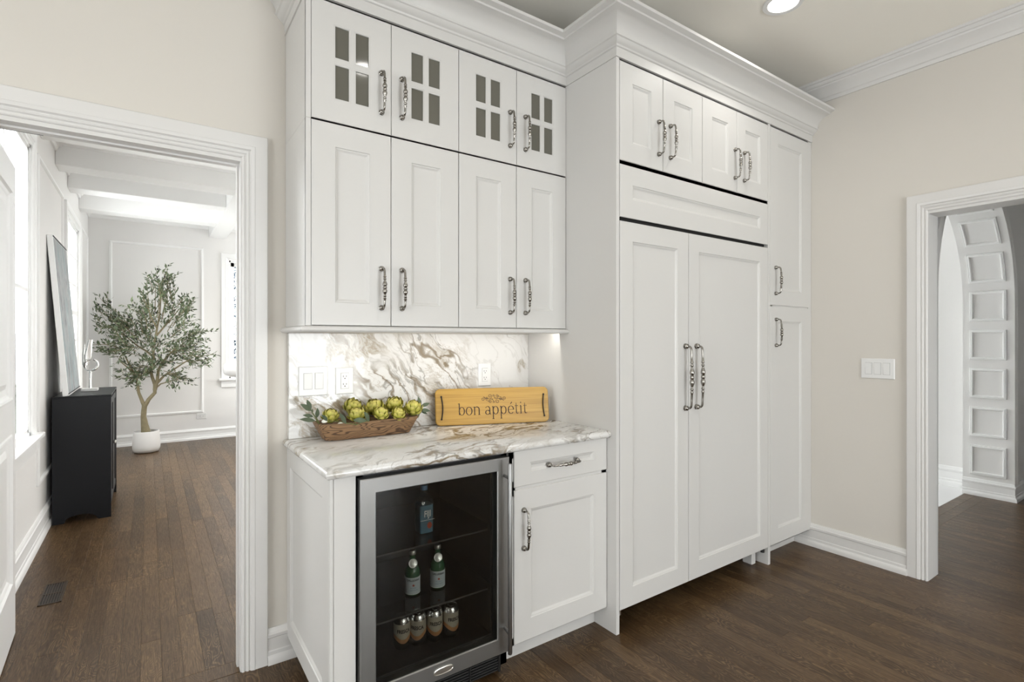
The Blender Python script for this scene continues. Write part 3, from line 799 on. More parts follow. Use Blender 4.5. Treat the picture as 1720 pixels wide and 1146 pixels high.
# ---- pantry cabinet
t = thing('pantry_cabinet', 'tall narrow white pantry cabinet with stacked doors beside the beige wall', 'cabinet', (3.265, 1.99, 0))
mb = body_box(3.0185, 3.518, YF + .0065, 2.328, .100, 2.605, hs=[1.533]); mb.box(3.475, 3.518, YF + .003, YF + .0065, .104, 2.605)
build('body', mb, M['cab'], t)
build('toe_kick', MB().box(3.0185, 3.516, 1.745, 1.76, 0, .100), M['cab'], t)
d = door('door', t, 3.0205, 3.4725, 1.5365, 2.597, YF, .085, .088); pull(d, 3.072, 1.684, YF)
d = door('door', t, 3.0205, 3.4725, .106, 1.5295, YF, .085, .088); pull(d, 3.076, 1.374, YF)

# ---- base run: end panel, base cabinet
YB = 1.702
t = thing('cabinet_end_panel', 'white recessed end panel closing the base cabinets beside the doorway', 'panel', (.52, 2.0, .09))
mb = MB((.475, 0, 0), (0, 1, 0), (1, 0, 0), (0, 0, 1))
mb.rings([(1.706, 2.329, .09, .8835, .018), (1.706, 2.329, .09, .8835, .0015), (1.7075, 2.3275, .0915, .882, 0)] + [(1.79 + i, 2.272 - i, .165 + i, .806 - i, d) for i, d in SHK])
build('side_panel', mb, M['cab'], t)
build('corner_stile', MB().cbox(.4765, .4875, 1.7015, 1.712, .09, .8835, .0015), M['cab'], t)
build('filler_strip', MB().cbox(.4885, .5605, 1.7025, 1.722, .09, .8835, .001), M['cab'], t)
build('toe_kick', MB().box(.545, .56, 1.80, 2.30, 0, .09), M['cab'], t)
t = thing('base_cabinet', 'white base cabinet with one drawer and one door beside the wine cooler', 'cabinet', (1.46, 2.0, 0))
build('body', body_box(1.1795, 1.722, YB + .0065, 2.30, .100, .8825, hs=[.73]), M['cab'], t)
build('toe_kick', MB().box(1.1795, 1.722, 1.786, 1.80, 0, .100), M['cab'], t)
d = door('drawer', t, 1.2005, 1.7205, .7365, .8825, YB, .080, .054); pull(d, 1.456, .8055, YB, rot=(0, PI / 2, 0))
d = door('door', t, 1.2005, 1.7205, .104, .7235, YB, .083, .086); pull(d, 1.247, .562, YB)

# ---- countertop and backsplash
def nose(n=7, r0=.883, r1=.915):
    c = (r0 + r1) / 2; r = (r1 - r0) / 2
    return [(-r + r * math.sin(PI * k / (n - 1)), c - r * math.cos(PI * k / (n - 1))) for k in range(n)]
m = MB(); X0, X1, YC = .457, 1.7215, 1.676
prof = nose()
def crow(u, z): return [(X0 - u, 2.328, z), (X0 - u, YC - u, z), (X1, YC - u, z), (X1, 2.328, z)]
m.strip([crow(u, z) for u, z in prof], caps=True)
tag(build('countertop', m, M['counter'], loc=(1.09, 2.0, .883), smooth=40), 'white marble countertop with brown veins and rounded front edge', 'countertop')
tag(build('backsplash', MB().cbox(.477, 1.7215, 2.303, 2.329, .9155, 1.3595, .0012), M['splash'], loc=(1.1, 2.31, .915)), 'white marble backsplash slab with diagonal brown and grey veins', 'backsplash')

# ================================================================== WINE COOLER
YW = 1.680
t = thing('wine_cooler', 'black glass-fronted beverage cooler with stainless frame under the countertop', 'cooler', (.865, 1.99, 0))
m = MB(); x0, x1, z0, z1, y0, y1 = .5635, 1.1765, .035, .878, 1.722, 2.28; wl_ = .028
m.box(x0, x0 + wl_, y0, y1, z0, z1).box(x1 - wl_, x1, y0, y1, z0, z1).box(x0, x1, y0, y1, z1 - .03, z1).box(x0, x1, y0, y1, z0, .128).box(x0, x1, y1 - .03, y1, z0, z1)
m.box(.66, .69, 1.80, 1.84, 0, .036).box(1.05, 1.08, 1.80, 1.84, 0, .036)
build('body', m, M['black'], t)
m = MB(); fx0, fx1, fz0, fz1 = .568, 1.163, .106, .870; gx0, gx1, gz0, gz1 = .620, 1.110, .166, .822
m.rings([(fx0, fx1, fz0, fz1, YW + .038), (fx0, fx1, fz0, fz1, YW + .003), (fx0 + .003, fx1 - .003, fz0 + .003, fz1 - .003, YW), (gx0, gx1, gz0, gz1, YW), (gx0 + .003, gx1 - .003, gz0 + .003, gz1 - .003, YW + .004), (gx0 + .003, gx1 - .003, gz0 + .003, gz1 - .003, YW + .038)], cap=False, back=False)
dr = build('door', m, M['steel'], t)
build('glass', MB().box(gx0, gx1, YW + .006, YW + .010, gz0, gz1), M['coolglass'], dr)
m = MB(); m.rings([(gx0 - .02, gx1 + .02, gz0 - .02, gz1 + .02, YW + .0385), (gx0 + .012, gx1 - .012, gz0 + .012, gz1 - .012, YW + .0385), (gx0 + .012, gx1 - .012, gz0 + .012, gz1 - .012, YW + .06), (gx0 - .03, gx1 + .03, gz0 - .03, gz1 + .03, YW + .06)], cap=False, back=False)
build('gasket', m, M['black'], dr)
m = MB(); m.tube([(1.132, 1.632, .128), (1.132, 1.632, .130), (1.132, 1.632, .855), (1.132, 1.632, .857)], [.0075, .0085, .0085, .0075], 16)
for z in (.205, .800): m.tube([(1.132, 1.635, z), (1.140, YW + .002, z)], .0065, 12)
build('handle', m, M['steel'], dr, smooth=50)
m = MB()
def oval(a, c, b): return [(.872 + a * math.copysign(abs(math.cos(2 * PI * k / 28)) ** .75, math.cos(2 * PI * k / 28)), b, .1385 + c * math.copysign(abs(math.sin(2 * PI * k / 28)) ** .75, math.sin(2 * PI * k / 28))) for k in range(28)]
m.strip([oval(.040, .0135, YW), oval(.040, .0135, YW - .004), oval(.037, .011, YW - .005), oval(.0355, .0095, YW - .003), oval(.001, .001, YW - .0032)], caps=True)
build('badge', m, M['badge'], dr, smooth=40)
for k in range(7):
    z = .022 + k * .0105
    build('vent_slat', MB().box(.575, 1.135, 1.716, 1.726, z, z + .0055), M['slot'], t)
build('vent_frame', MB().box(.568, 1.142, 1.724, 1.74, .018, .098).box(.568, .578, 1.712, 1.724, .018, .098).box(1.132, 1.142, 1.712, 1.724, .018, .098).box(.71, .716, 1.712, 1.724, .018, .098).box(.855, .861, 1.712, 1.724, .018, .098).box(1.0, 1.006, 1.712, 1.724, .018, .098), M['black'], t)
for z in (.334, .572):
    s = build('shelf', MB().box(.595, 1.145, 1.765, 2.245, z - .005, z), M['shelfglass'], t)
    build('shelf_edge', MB().box(.595, 1.145, 1.762, 1.765, z - .005, z), plain('shelf_edge_grey', (.05, .05, .048), .4, var=.05), s)

# ================================================================== DRINKS
def text_mesh(body, size, align='CENTER', bold=0.0):
    c = bpy.data.curves.new('lettering', 'FONT'); c.body = body; c.size = size; c.align_x = align; c.align_y = 'CENTER'; c.offset = bold
    c.resolution_u = 3
    o = bpy.data.objects.new('lettering', c); COL.objects.link(o)
    dg = bpy.context.evaluated_depsgraph_get(); me = bpy.data.meshes.new_from_object(o.evaluated_get(dg))
    V = [tuple(v.co) for v in me.vertices]; Fc = [tuple(p.vertices) for p in me.polygons]
    bpy.data.objects.remove(o); bpy.data.curves.remove(c); bpy.data.meshes.remove(me)
    return V, Fc
def wrap_text(mb, body, size, c, r, z, ang=0.0, bold=0.0, sx=1.0, rise=0.0):
    """lettering wrapped on a cylinder of radius r round c, centred on direction ang (0 = facing -Y)"""
    V, Fc = text_mesh(body, size, bold=bold); b = len(mb.v)
    for x, y, _ in V:
        a = ang + x * sx / r
        mb.p(c[0] + r * math.sin(a), c[1] - r * math.cos(a), c[2] + z + y)
    for f_ in Fc: mb.face([b + i for i in f_])
def wrap_band(mb, c, r, z0, z1, a0, a1, seg=20, f0=None, f1=None):
    lo, hi = [], []
    for k in range(seg + 1):
        a = a0 + (a1 - a0) * k / seg
        x, y = c[0] + r * math.sin(a), c[1] - r * math.cos(a)
        lo.append((x, y, c[2] + (f0(a) if f0 else z0))); hi.append((x, y, c[2] + (f1(a) if f1 else z1)))
    mb.strip([lo, hi], ring=False)
ords = ['leftmost', 'second from the left', 'third from the left', 'rightmost']
for k, (u, v, ang) in enumerate(((675, 1089, .10), (702, 1082.5, -.30), (730, 1075.5, .02), (757, 1068, .28))):
    c = onz(u, v - 3, .1285); r = .0315
    t = thing('soda_can', 'tan and orange soda can %s on the cooler floor' % ords[k], 'can', c, 'soda cans on the cooler floor')
    build('body', MB().lathe([(.022, .002), (.025, 0), (.029, .006), (r, .014), (r, .106), (.029, .113), (.0265, .1195), (.0268, .1215), (.0250, .1215), (.0245, .1185), (.001, .1180)], c, 32), M['can'], t, smooth=50)
    a = -.26 + ang
    mb = MB(); wrap_band(mb, c, r + .0003, .045, .100, a - 1.7, a + 1.7, 24, f0=lambda q: .050 - .010 * math.cos((q - a) * 2)); build('label', mb, M['canlabel'], t, smooth=60)
    mb = MB(); wrap_band(mb, c, r + .0005, .03, .05, a - 1.7, a + 1.7, 24, f0=lambda q: .036 - .010 * math.cos((q - a) * 2), f1=lambda q: .052 - .010 * math.cos((q - a) * 2)); build('band', mb, M['canband'], t, smooth=60)
    mb = MB(); wrap_text(mb, 'FRESCA', .0185, c, r + .0008, .073, a, .0007, .86); wrap_text(mb, 'ORIGINAL CITRUS', .0042, c, r + .0008, .058, a, 0, 1.0) if False else None
    build('lettering', mb, M['ink'], t)
    build('pull_tab', MB().box(c.x - .006, c.x + .006, c.y - .010, c.y + .010, c.z + .1185, c.z + .1200), M['can'], t)
for k, (u, v) in enumerate(((693, 999), (735, 987.5))):
    c = onz(u, v - 3, .335); r = .0295
    t = thing('water_bottle', ('green glass water bottle with pale label, the left one on the cooler shelf', 'green glass water bottle with pale label, the right one on the cooler shelf')[k], 'bottle', c, 'green glass bottles in the cooler')
    build('bottle', MB().lathe([(.020, 0), (.027, .001), (r, .008), (r, .082), (.028, .094), (.022, .108), (.0145, .123), (.0115, .135), (.0112, .154), (.0118, .156)], c, 28), M['greenglass'], t, smooth=50)
    build('cap', MB().lathe([(.0128, .152), (.0135, .154), (.0135, .166), (.0120, .1685), (.001, .1688)], c, 20), M['foil'], t, smooth=50)
    a = -.30
    mb = MB(); wrap_band(mb, c, r + .0004, .006, .071, a - 1.9, a + 1.9, 26); lb = build('label', mb, M['paper'], t, smooth=60)
    mb = MB(); wrap_text(mb, 'S.PELLEGRINO', .0092, c, r + .0008, .060, a, .0003, .92); build('lettering', mb, M['ink'], lb)
    mb = MB(); wrap_band(mb, c, r + .0006, .0685, .071, a - 1.9, a + 1.9, 26); build('label_border', mb, M['inkwhite'], lb)
    mb = MB(); wrap_band(mb, c, r + .0006, .006, .0085, a - 1.9, a + 1.9, 26); build('label_border', mb, M['inkwhite'], lb)
    mb = MB(); st = []
    for q in range(10):
        rr = .0065 if q % 2 == 0 else .003; st.append((rr * math.sin(q * PI / 5), rr * math.cos(q * PI / 5)))
    i0 = [mb.p(c.x + (r + .001) * math.sin(a + sx / r), c.y - (r + .001) * math.cos(a + sx / r), c.z + .0415 + sz) for sx, sz in st]; mb.face(i0); build('star', mb, M['red'], lb)
    mb = MB(); wrap_text(mb, 'NATURAL', .0055, c, r + .0008, .031, a, 0, 1.0); wrap_text(mb, 'MINERAL WATER', .0050, c, r + .0008, .022, a, 0, .9); build('lettering', mb, M['inkblue'], lb)
    # neck medallion
    n = Vector((math.sin(a), -math.cos(a), .35)).normalized(); s_ = n.cross(Vector((0, 0, 1))).normalized(); w_ = s_.cross(n)
    mb = MB(c + Vector((.0165 * math.sin(a), -.0165 * math.cos(a), .122)), s_, w_, n)
    mb.lathe([(.016, 0), (.0175, .001), (.0165, .002), (.0145, .0014), (.0125, .0022), (.001, .0026)], (0, 0, 0), 24, 'c'); build('medallion', mb, M['foil'], t, smooth=40)
c = onz(712, 893, .573)
t = thing('square_water_bottle', 'square clear plastic water bottle standing alone on the top cooler shelf', 'bottle', c)
def sq(h, z, rnd): return [(c.x + h * math.copysign(abs(math.cos(2 * PI * k / 32)) ** rnd, math.cos(2 * PI * k / 32)), c.y + h * math.copysign(abs(math.sin(2 * PI * k / 32)) ** rnd, math.sin(2 * PI * k / 32)), c.z + z) for k in range(32)]
mb = MB(); mb.strip([sq(.026, 0, .4), sq(.031, .004, .35), sq(.032, .02, .3), sq(.032, .115, .3), sq(.029, .132, .4), sq(.020, .146, .7), sq(.0135, .154, 1), sq(.0130, .168, 1)], caps=True)
build('bottle', mb, M['clearbottle'], t, smooth=50)
mb = MB(); mb.strip([sq(.0285, .003, .35), sq(.0285, .11, .3)], caps=True); build('inner_print', mb, plain('print_blue_sky', (.16, .28, .36), .5, var=.5, scale=30), t, smooth=50)
build('cap', MB().lathe([(.0145, .166), (.0145, .184), (.001, .185)], c, 20), M['inkblue'], t, smooth=50)
V, Fc = text_mesh('FIJI', .030, bold=.0008); mb = MB(); 
for x, y, _ in V: mb.p(c.x + x * .8, c.y - .0330, c.z + .078 + y * 1.15)
mb.f = list(Fc); lt = build('lettering', mb, M['inkwhite'], t)
mb = MB().box(c.x - .030, c.x + .030, c.y - .0332, c.y - .0326, c.z + .054, c.z + .0555); build('underline', mb, M['inkwhite'], t)
mb = MB(); mb.strip([[(c.x + .009 + .010 * math.cos(2 * PI * k / 12), c.y - .0328, c.z + .033 + .013 * math.sin(2 * PI * k / 12)) for k in range(12)], [(c.x + .009, c.y - .0329, c.z + .033)] * 12]); build('flower_print', mb, M['red'], t)

# ================================================================== SWITCHES AND OUTLETS
def plate(name, label, cat, o, U, V, a0, a1, z0, z1, kinds, group, horizontal=False):
    """wall plate facing -V; kinds: list of 'switch' / 'outlet' across it"""
    ctr = Vector(o) + Vector(U) * ((a0 + a1) / 2) + Vector((0, 0, (z0 + z1) / 2))
    t = thing(name, label, cat, ctr, group)
    def mbx(): return MB(o, U, V, (0, 0, 1))
    m = mbx(); m.rings([(a0, a1, z0, z1, 0), (a0, a1, z0, z1, -.0035), (a0 + .003, a1 - .003, z0 + .003, z1 - .003, -.0065)]); build('cover_plate', m, M['plate'], t)
    n = len(kinds); zc = (z0 + z1) / 2; hh = .0335
    for i, k in enumerate(kinds):
        ac = (a0 + a1) / 2 + (i - (n - 1) / 2) * .046; w2 = .0165
        if horizontal: w2, hh = .0335, .0165
        m = mbx(); m.box(ac - w2 - .0012, ac + w2 + .0012, -.0068, -.006, zc - hh - .0012, zc + hh + .0012); build('recess', m, plain_gap, t)
        if k == 'switch':
            m = mbx(); r = -.0065
            m.strip([[(ac - w2, r, zc - hh), (ac + w2, r, zc - hh), (ac + w2, r, zc + hh), (ac - w2, r, zc + hh)],
                     [(ac - w2, r - .0012, zc - hh), (ac + w2, r - .0012, zc - hh), (ac + w2, r - .004, zc + hh), (ac - w2, r - .004, zc + hh)]], caps=True)
            build('rocker', m, M['plate'], t)
        else:
            m = mbx(); m.box(ac - w2, ac + w2, -.0085, -.006, zc - hh, zc + hh); f = build('socket_face', m, M['plate'], t)
            for s in (-1, 1):
                for dx_, w_, h_, dz in ((-.0065, .0011, .0042, .003), (.0065, .0011, .0034, .003), (0, .0022, .0022, -.0065)):
                    m = mbx()
                    if horizontal: m.box(ac + s * .017 + dz - h_, ac + s * .017 + dz + h_, -.0088, -.0084, zc + dx_ - w_, zc + dx_ + w_)
                    else: m.box(ac + dx_ - w_, ac + dx_ + w_, -.0088, -.0084, zc + s * .017 + dz - h_, zc + s * .017 + dz + h_)
                    build('slot', m, M['slot'], f)
plain_gap = plain('plate_gap_grey', (.25, .25, .24), .6, var=.05)
plate('light_switch', 'white double light switch plate on the marble beside the outlet', 'switch', (0, 2.3025, 0), (1, 0, 0), (0, 1, 0), .515, .634, 1.092, 1.217, ['switch', 'switch'], 'backsplash plates')
plate('power_outlet', 'white power outlet on the marble above the artichokes', 'outlet', (0, 2.3025, 0), (1, 0, 0), (0, 1, 0), .668, .746, 1.092, 1.208, ['outlet'], 'backsplash plates')
plate('power_outlet', 'white power outlet on the marble above the wooden serving board', 'outlet', (0, 2.3025, 0), (1, 0, 0), (0, 1, 0), 1.396, 1.471, 1.090, 1.206, ['outlet'], 'backsplash plates')
plate('light_switch', 'white triple light switch plate on the beige wall beside the doorway', 'switch', (3.5195, 0, 0), (0, 1, 0), (1, 0, 0), 1.187, 1.359, 1.101, 1.219, ['switch'] * 3, None)
plate('power_outlet', 'small white outlet low on the far wall beside the olive tree', 'outlet', (0, 8.0495, 0), (1, 0, 0), (0, 1, 0), .52, .635, .270, .345, ['outlet'], None, True)

# ================================================================== SERVING BOARD
bl = ony(732, 717.5, 2.238); bl.z = .9155; br = onz(923, 709.0, .9155)
dirb = (br - bl); dirb.z = 0; BL = dirb.length; Ub = dirb.normalized(); nb = Vector((-Ub.y, Ub.x, 0))   # nb points to the wall
lean = math.radians(10); Wb = (Vector((0, 0, 1)) * math.cos(lean) + nb * math.sin(lean)); Vb = (nb * math.cos(lean) - Vector((0, 0, 1)) * math.sin(lean))
BH = .176
t = thing('serving_board', 'bamboo serving board engraved bon appétit leaning behind the counter edge', 'board', bl + Ub * BL / 2)
t['label'] = 'bamboo serving board engraved with bon appétit, leaning on the marble backsplash'
def rrect(a0, a1, c0, c1, r, b, n=6):
    out = []
    for cx, cz, s in ((a1 - r, c0 + r, -90), (a1 - r, c1 - r, 0), (a0 + r, c1 - r, 90), (a0 + r, c0 + r, 180)):
        for k in range(n + 1):
            q = math.radians(s + 90 * k / n); out.append((cx + r * math.cos(q), b, cz + r * math.sin(q)))
    return out
org = bl + Vector((0, 0, .003))
m = MB(org, Ub, Vb, Wb); e = .003
m.strip([rrect(e, BL - e, e, BH - e, .022, .016), rrect(0, BL, 0, BH, .024, .013), rrect(0, BL, 0, BH, .024, .003), rrect(e, BL - e, e, BH - e, .022, 0)], caps=True)
bd = build('board', m, M['bamboo'], t, smooth=40)
def stroke(mb, pts, wd, b=-.0004, closed=False):
    """flat ribbon of width wd (number or per-point list) through 2-D points"""
    n = len(pts); rows = []
    if not hasattr(wd, '__len__'): wd = [wd] * n
    for i in range(n):
        if closed: p0, p1 = pts[i - 1], pts[(i + 1) % n]
        else: p0, p1 = pts[max(i - 1, 0)], pts[min(i + 1, n - 1)]
        dx_, dz_ = p1[0] - p0[0], p1[1] - p0[1]; L_ = math.hypot(dx_, dz_) or 1
        nx, nz = -dz_ / L_ * wd[i] / 2, dx_ / L_ * wd[i] / 2
        rows.append([(pts[i][0] + nx, b, pts[i][1] + nz), (pts[i][0] - nx, b, pts[i][1] - nz)])
    mb.strip(rows, closed=closed, ring=False)
def arc(cx, cz, rx, rz, a0, a1, n=16): return [(cx + rx * math.cos(math.radians(a0 + (a1 - a0) * k / n)), cz + rz * math.sin(math.radians(a0 + (a1 - a0) * k / n))) for k in range(n + 1)]
def bowlw(n, lo=.055, hi=.125): return [lo + (hi - lo) * abs(math.cos(2 * PI * k / n)) for k in range(n + 1)]
TK = .115
def g_bowl(cx, cz, rx, rz, a0=0, a1=360, n=28):
    p = arc(cx, cz, rx, rz, a0, a1, n); wd = [.05 + .075 * abs(math.cos(math.radians(a0 + (a1 - a0) * k / n))) ** 1.3 for k in range(n + 1)]
    return (p, wd)
def serif(x, z, l=.15, r=.15): return ([(x - l, z + .022), (x + r, z + .022)], .045)
GL = {
 'b': (1.00, [([(.20, .06), (.20, 1.42)], TK), ([(.02, 1.36), (.24, 1.43)], .05), g_bowl(.52, .5, .33, .47)]),
 'o': (.98, [g_bowl(.46, .49, .37, .47)]),
 'n': (1.08, [([(.20, 0), (.20, .95)], TK), ([(.04, .92), (.24, .98)], .05), (arc(.49, .66, .30, .30, 165, 0, 12) + [(.79, 0)], [.05] * 4 + [.07, .08, .09, .10, .11, .11, .115, .115, .115, .115]), serif(.20, 0), serif(.79, 0)]),
 'a': (.90, [g_bowl(.37, .26, .27, .25, 20, 340), (arc(.37, .68, .28, .30, 155, 0, 10) + [(.65, .12), (.70, .03), (.82, .03)], [.11, .06, .05, .05, .06, .07, .09, .10, .11, .115, .115, .115, .08, .05]), ([(.62, .52), (.36, .51)], .05)]),
 'p': (1.06, [([(.20, -.55), (.20, .95)], TK), ([(.04, .92), (.24, .98)], .05), g_bowl(.53, .49, .33, .47), serif(.20, -.55)]),
 'e': (.92, [(arc(.46, .49, .36, .47, 0, 318, 26), [.05 + .075 * abs(math.cos(math.radians(318 * k / 26))) ** 1.3 for k in range(27)]), ([(.12, .52), (.82, .52)], .05), ([(.40, 1.17), (.62, 1.43)], [.05, .10])]),
 't': (.66, [([(.27, 1.30), (.27, .20), (.30, .08), (.38, .03), (.50, .04), (.58, .10)], [.06, TK, TK, .09, .06, .04]), ([(.06, .96), (.56, .96)], .055)]),
 'i': (.50, [([(.24, 0), (.24, .95)], TK), ([(.08, .92), (.28, .98)], .05), serif(.24, 0), (arc(.24, 1.34, .035, .035, 0, 360, 10), .075)]),
 ' ': (.46, [])}
txt = 'bon app'; XH = .0405
seq = list('bon app') + ['e', 't', 'i', 't']
tot = sum(GL[g][0] for g in seq); sxw = .352 / tot; xx = BL * .188
for g in seq:
    adv, st = GL[g]
    if st:
        mb = MB(org, Ub, Vb, Wb)
        for j, (pts, wd) in enumerate(st):
            stroke(mb, [(xx + p[0] * sxw, .0455 + p[1] * XH) for p in pts], [q * .043 for q in wd] if hasattr(wd, '__len__') else wd * .043, b=-.0004 - .00005 * j)
        build('letter', mb, M['burnt'], bd)
    xx += adv * sxw
# scroll flourish above the words
def spiral(cx, cz, r, a0, turns, n=26): return [(cx + r * (1 - .80 * k / n) * math.cos(math.radians(a0 + 360 * turns * k / n)), cz + r * (1 - .80 * k / n) * math.sin(math.radians(a0 + 360 * turns * k / n))) for k in range(n + 1)]
mb = MB(org, Ub, Vb, Wb); FC, FZ = BL * .503, .1225
def curl(cx, cz, r, a0, turns, tail, sg):
    """spiral curl at (cx,cz) whose outer end runs on to the tail point"""
    pts = list(reversed(spiral(cx, cz, r, a0, turns)))
    x0_, z0_ = pts[-1]; px_, pz_ = pts[-2]; dx_, dz_ = x0_ - px_, z0_ - pz_; L_ = math.hypot(dx_, dz_); hx_ = math.hypot(tail[0] - x0_, tail[1] - z0_) * .5
    for k in range(1, 9):
        s_ = k / 8; c1 = (x0_ + dx_ / L_ * hx_, z0_ + dz_ / L_ * hx_)
        pts.append(((1 - s_) ** 2 * x0_ + 2 * s_ * (1 - s_) * c1[0] + s_ * s_ * tail[0], (1 - s_) ** 2 * z0_ + 2 * s_ * (1 - s_) * c1[1] + s_ * s_ * tail[1]))
    stroke(mb, [(FC + sg * x, FZ + sg * z) for x, z in pts], .0021)
for sg in (1, -1):
    curl(-.0545, .000, .0095, 60, -1.35, (-.034, -.002), sg)
    curl(-.0335, .001, .0085, 250, -1.25, (-.018, -.012), sg)
    curl(-.0190, .0125, .0105, 300, 1.35, (-.040, .006), sg)
    curl(-.0170, -.0130, .0080, 120, 1.25, (-.004, -.002), sg)
    curl(-.0010, .0150, .0055, 320, 1.1, (.010, .002), sg)
build('scroll_ornament', mb, M['burnt'], bd)
for s, xa in ((1, BL * .050), (-1, BL * .955)):
    mb = MB(org, Ub, Vb, Wb); pts = [(xa + s * .006 * math.sin(PI * k / 10), -.003 - .003 * math.sin(PI * k / 10), .030 + .108 * k / 10) for k in range(11)]
    mb.tube(pts, .0028, 8); build('cord_handle', mb, M['rope'], t, smooth=60)
    for zz in (.030, .138):
        mb = MB(org, Ub, Vb, Wb); mb.lathe([(.004, .001), (.0045, -.0035), (.001, -.005)], (xa, 0, zz), 10, 'b'); build('cord_knot', mb, M['rope'], t, smooth=60)

# ================================================================== DOUGH BOWL WITH ARTICHOKES
p0, p1 = onz(549, 743.0, .9155), onz(692, 727.0, .9155)
db = p1 - p0; db.z = 0; DL = db.length; Ud = db.normalized(); nd = Vector((-Ud.y, Ud.x, 0))
ctr = (p0 + p1) / 2 + nd * .050
t = thing('dough_bowl', 'long trough bowl of striped brown wood holding artichokes', 'bowl', ctr)
t.rotation_euler = (0, 0, math.atan2(Ud.y, Ud.x))
def tr(hl, hw, z, r=.35): return [(hl * math.copysign(abs(math.cos(2 * PI * k / 48)) ** r, math.cos(2 * PI * k / 48)), hw * math.copysign(abs(math.sin(2 * PI * k / 48)) ** r, math.sin(2 * PI * k / 48)), z) for k in range(48)]
hb = DL / 2; m = MB()
m.strip([tr(hb - .01, .042, 0), tr(hb, .049, .003), tr(hb + .014, .060, .030), tr(hb + .034, .074, .070), tr(hb + .034, .075, .074), tr(hb + .026, .068, .073), tr(hb + .010, .055, .050), tr(hb - .01, .045, .012)], caps=True)
me = mesh_of('bowl_shell', m, M['zebra'], 40); o = bpy.data.objects.new('bowl_shell', me); COL.objects.link(o); o.parent = t; ORG[o] = ctr
def bract_mesh():
    m = MB(); rows = []
    for i, (h, wv, out) in enumerate(((0, .0075, -.001), (.008, .0125, -.0052), (.018, .0130, -.0060), (.027, .0085, -.0035), (.0325, .0035, .0005), (.0345, .0004, .0028))):
        rows.append([(-wv, out + .0050 * (wv / .013), h), (-wv * .5, out + .0014 * (wv / .013), h), (0, out, h), (wv * .5, out + .0014 * (wv / .013), h), (wv, out + .0050 * (wv / .013), h)])
    m.strip(rows, ring=False)
    return mesh_of('bract', m, M['bract'], 60)
BR = bract_mesh()
mcore = MB(); mcore.sphere((0, 0, 0), .0250, 14, 10, (1, 1, 1.08)); CORE = mesh_of('core', mcore, M['core'], 60)
rnga = random.Random(11)
arts = [(555, 701, -.026, 1.05, 'small artichoke at the left end of the bowl'), (592, 686, .034, 1.22, 'large artichoke at the back left of the bowl'),
        (600, 699.5, -.040, 1.12, 'artichoke with browned tips at the front, left of the bowl centre'), (629, 687, .030, 1.26, 'tall pale green artichoke in the middle of the bowl'),
        (640, 697, -.044, 1.0, 'pinkish artichoke at the front of the bowl centre'), (662, 682, .032, 1.22, 'large artichoke at the back right of the bowl'),
        (669, 696.5, -.044, 0.95, 'small yellow artichoke at the front right of the bowl'), (694, 688, -.010, 1.2, 'large artichoke at the right end of the bowl')]
for u, v, dy_, sc_, lab in arts:
    P_ = ony(u, v, ctr.y + dy_ - (u - 620) * .0003)
    a = thing('artichoke', 'yellow-green ' + lab if 'artichoke' == lab.split()[0] else lab.replace('artichoke', 'green artichoke', 1), 'artichoke', P_, 'artichokes in the wooden bowl')
    a.rotation_euler = (rnga.uniform(.15, .55), rnga.uniform(-.35, .35), rnga.uniform(-.4, .4)); a.scale = (sc_ * .91,) * 3
    c_ = bpy.data.objects.new('core', CORE); COL.objects.link(c_); c_.parent = a
    for ri, (phi, cnt, s_, tilt) in enumerate(((128, 7, .90, 6), (104, 8, 1.0, 4), (80, 9, .95, 1), (56, 8, .84, -2), (34, 6, .66, -4))):
        for k in range(cnt):
            th = 2 * PI * (k + .5 * (ri % 2)) / cnt + rnga.uniform(-.1, .1)
            ph = math.radians(phi + rnga.uniform(-4, 4))
            nrm = Vector((math.sin(ph) * math.cos(th), math.sin(ph) * math.sin(th), math.cos(ph)))
            up = Vector((-math.cos(ph) * math.cos(th), -math.cos(ph) * math.sin(th), math.sin(ph)))
            up = (up + nrm * math.sin(math.radians(tilt + rnga.uniform(-3, 9)))).normalized(); nn = (nrm - up * nrm.dot(up)).normalized()
            sd = (-nn).cross(up)
            mt = Matrix((sd, -nn, up)).transposed().to_4x4(); mt.translation = nrm * .0248
            b_ = bpy.data.objects.new('bract', BR); COL.objects.link(b_); b_.parent = a
            q = s_ * rnga.uniform(.92, 1.08); b_.matrix_local = mt @ Matrix.Diagonal((q, q, q, 1))
def leaf_mesh(name, L_, W_, mat):
    m = MB(); rows = []
    for s, wv in ((0, .12), (.2, .7), (.45, 1.0), (.7, .75), (.9, .3), (1.0, .03)):
        rows.append([(-W_ / 2 * wv, -.12 * W_ * wv + .10 * L_ * s * s, L_ * s), (0, .10 * L_ * s * s, L_ * s), (W_ / 2 * wv, -.12 * W_ * wv + .10 * L_ * s * s, L_ * s)])
    m.strip(rows, ring=False); return mesh_of(name, m, mat, 60)
LF = [leaf_mesh('leaf', .055, .023, M['sage']), leaf_mesh('leaf', .042, .018, M['sage'])]
for me in LF: 
    at = me.attributes.new('rnd', 'FLOAT', 'POINT'); at.data.foreach_set('value', [.15 + .5 * random.random() for _ in me.vertices])
def look(dirv, face=Vector((0, -1, 0))):
    z = Vector(dirv).normalized(); y = -(face - z * face.dot(z)).normalized(); x = y.cross(z)
    return Matrix((x, y, z)).transposed().to_4x4()
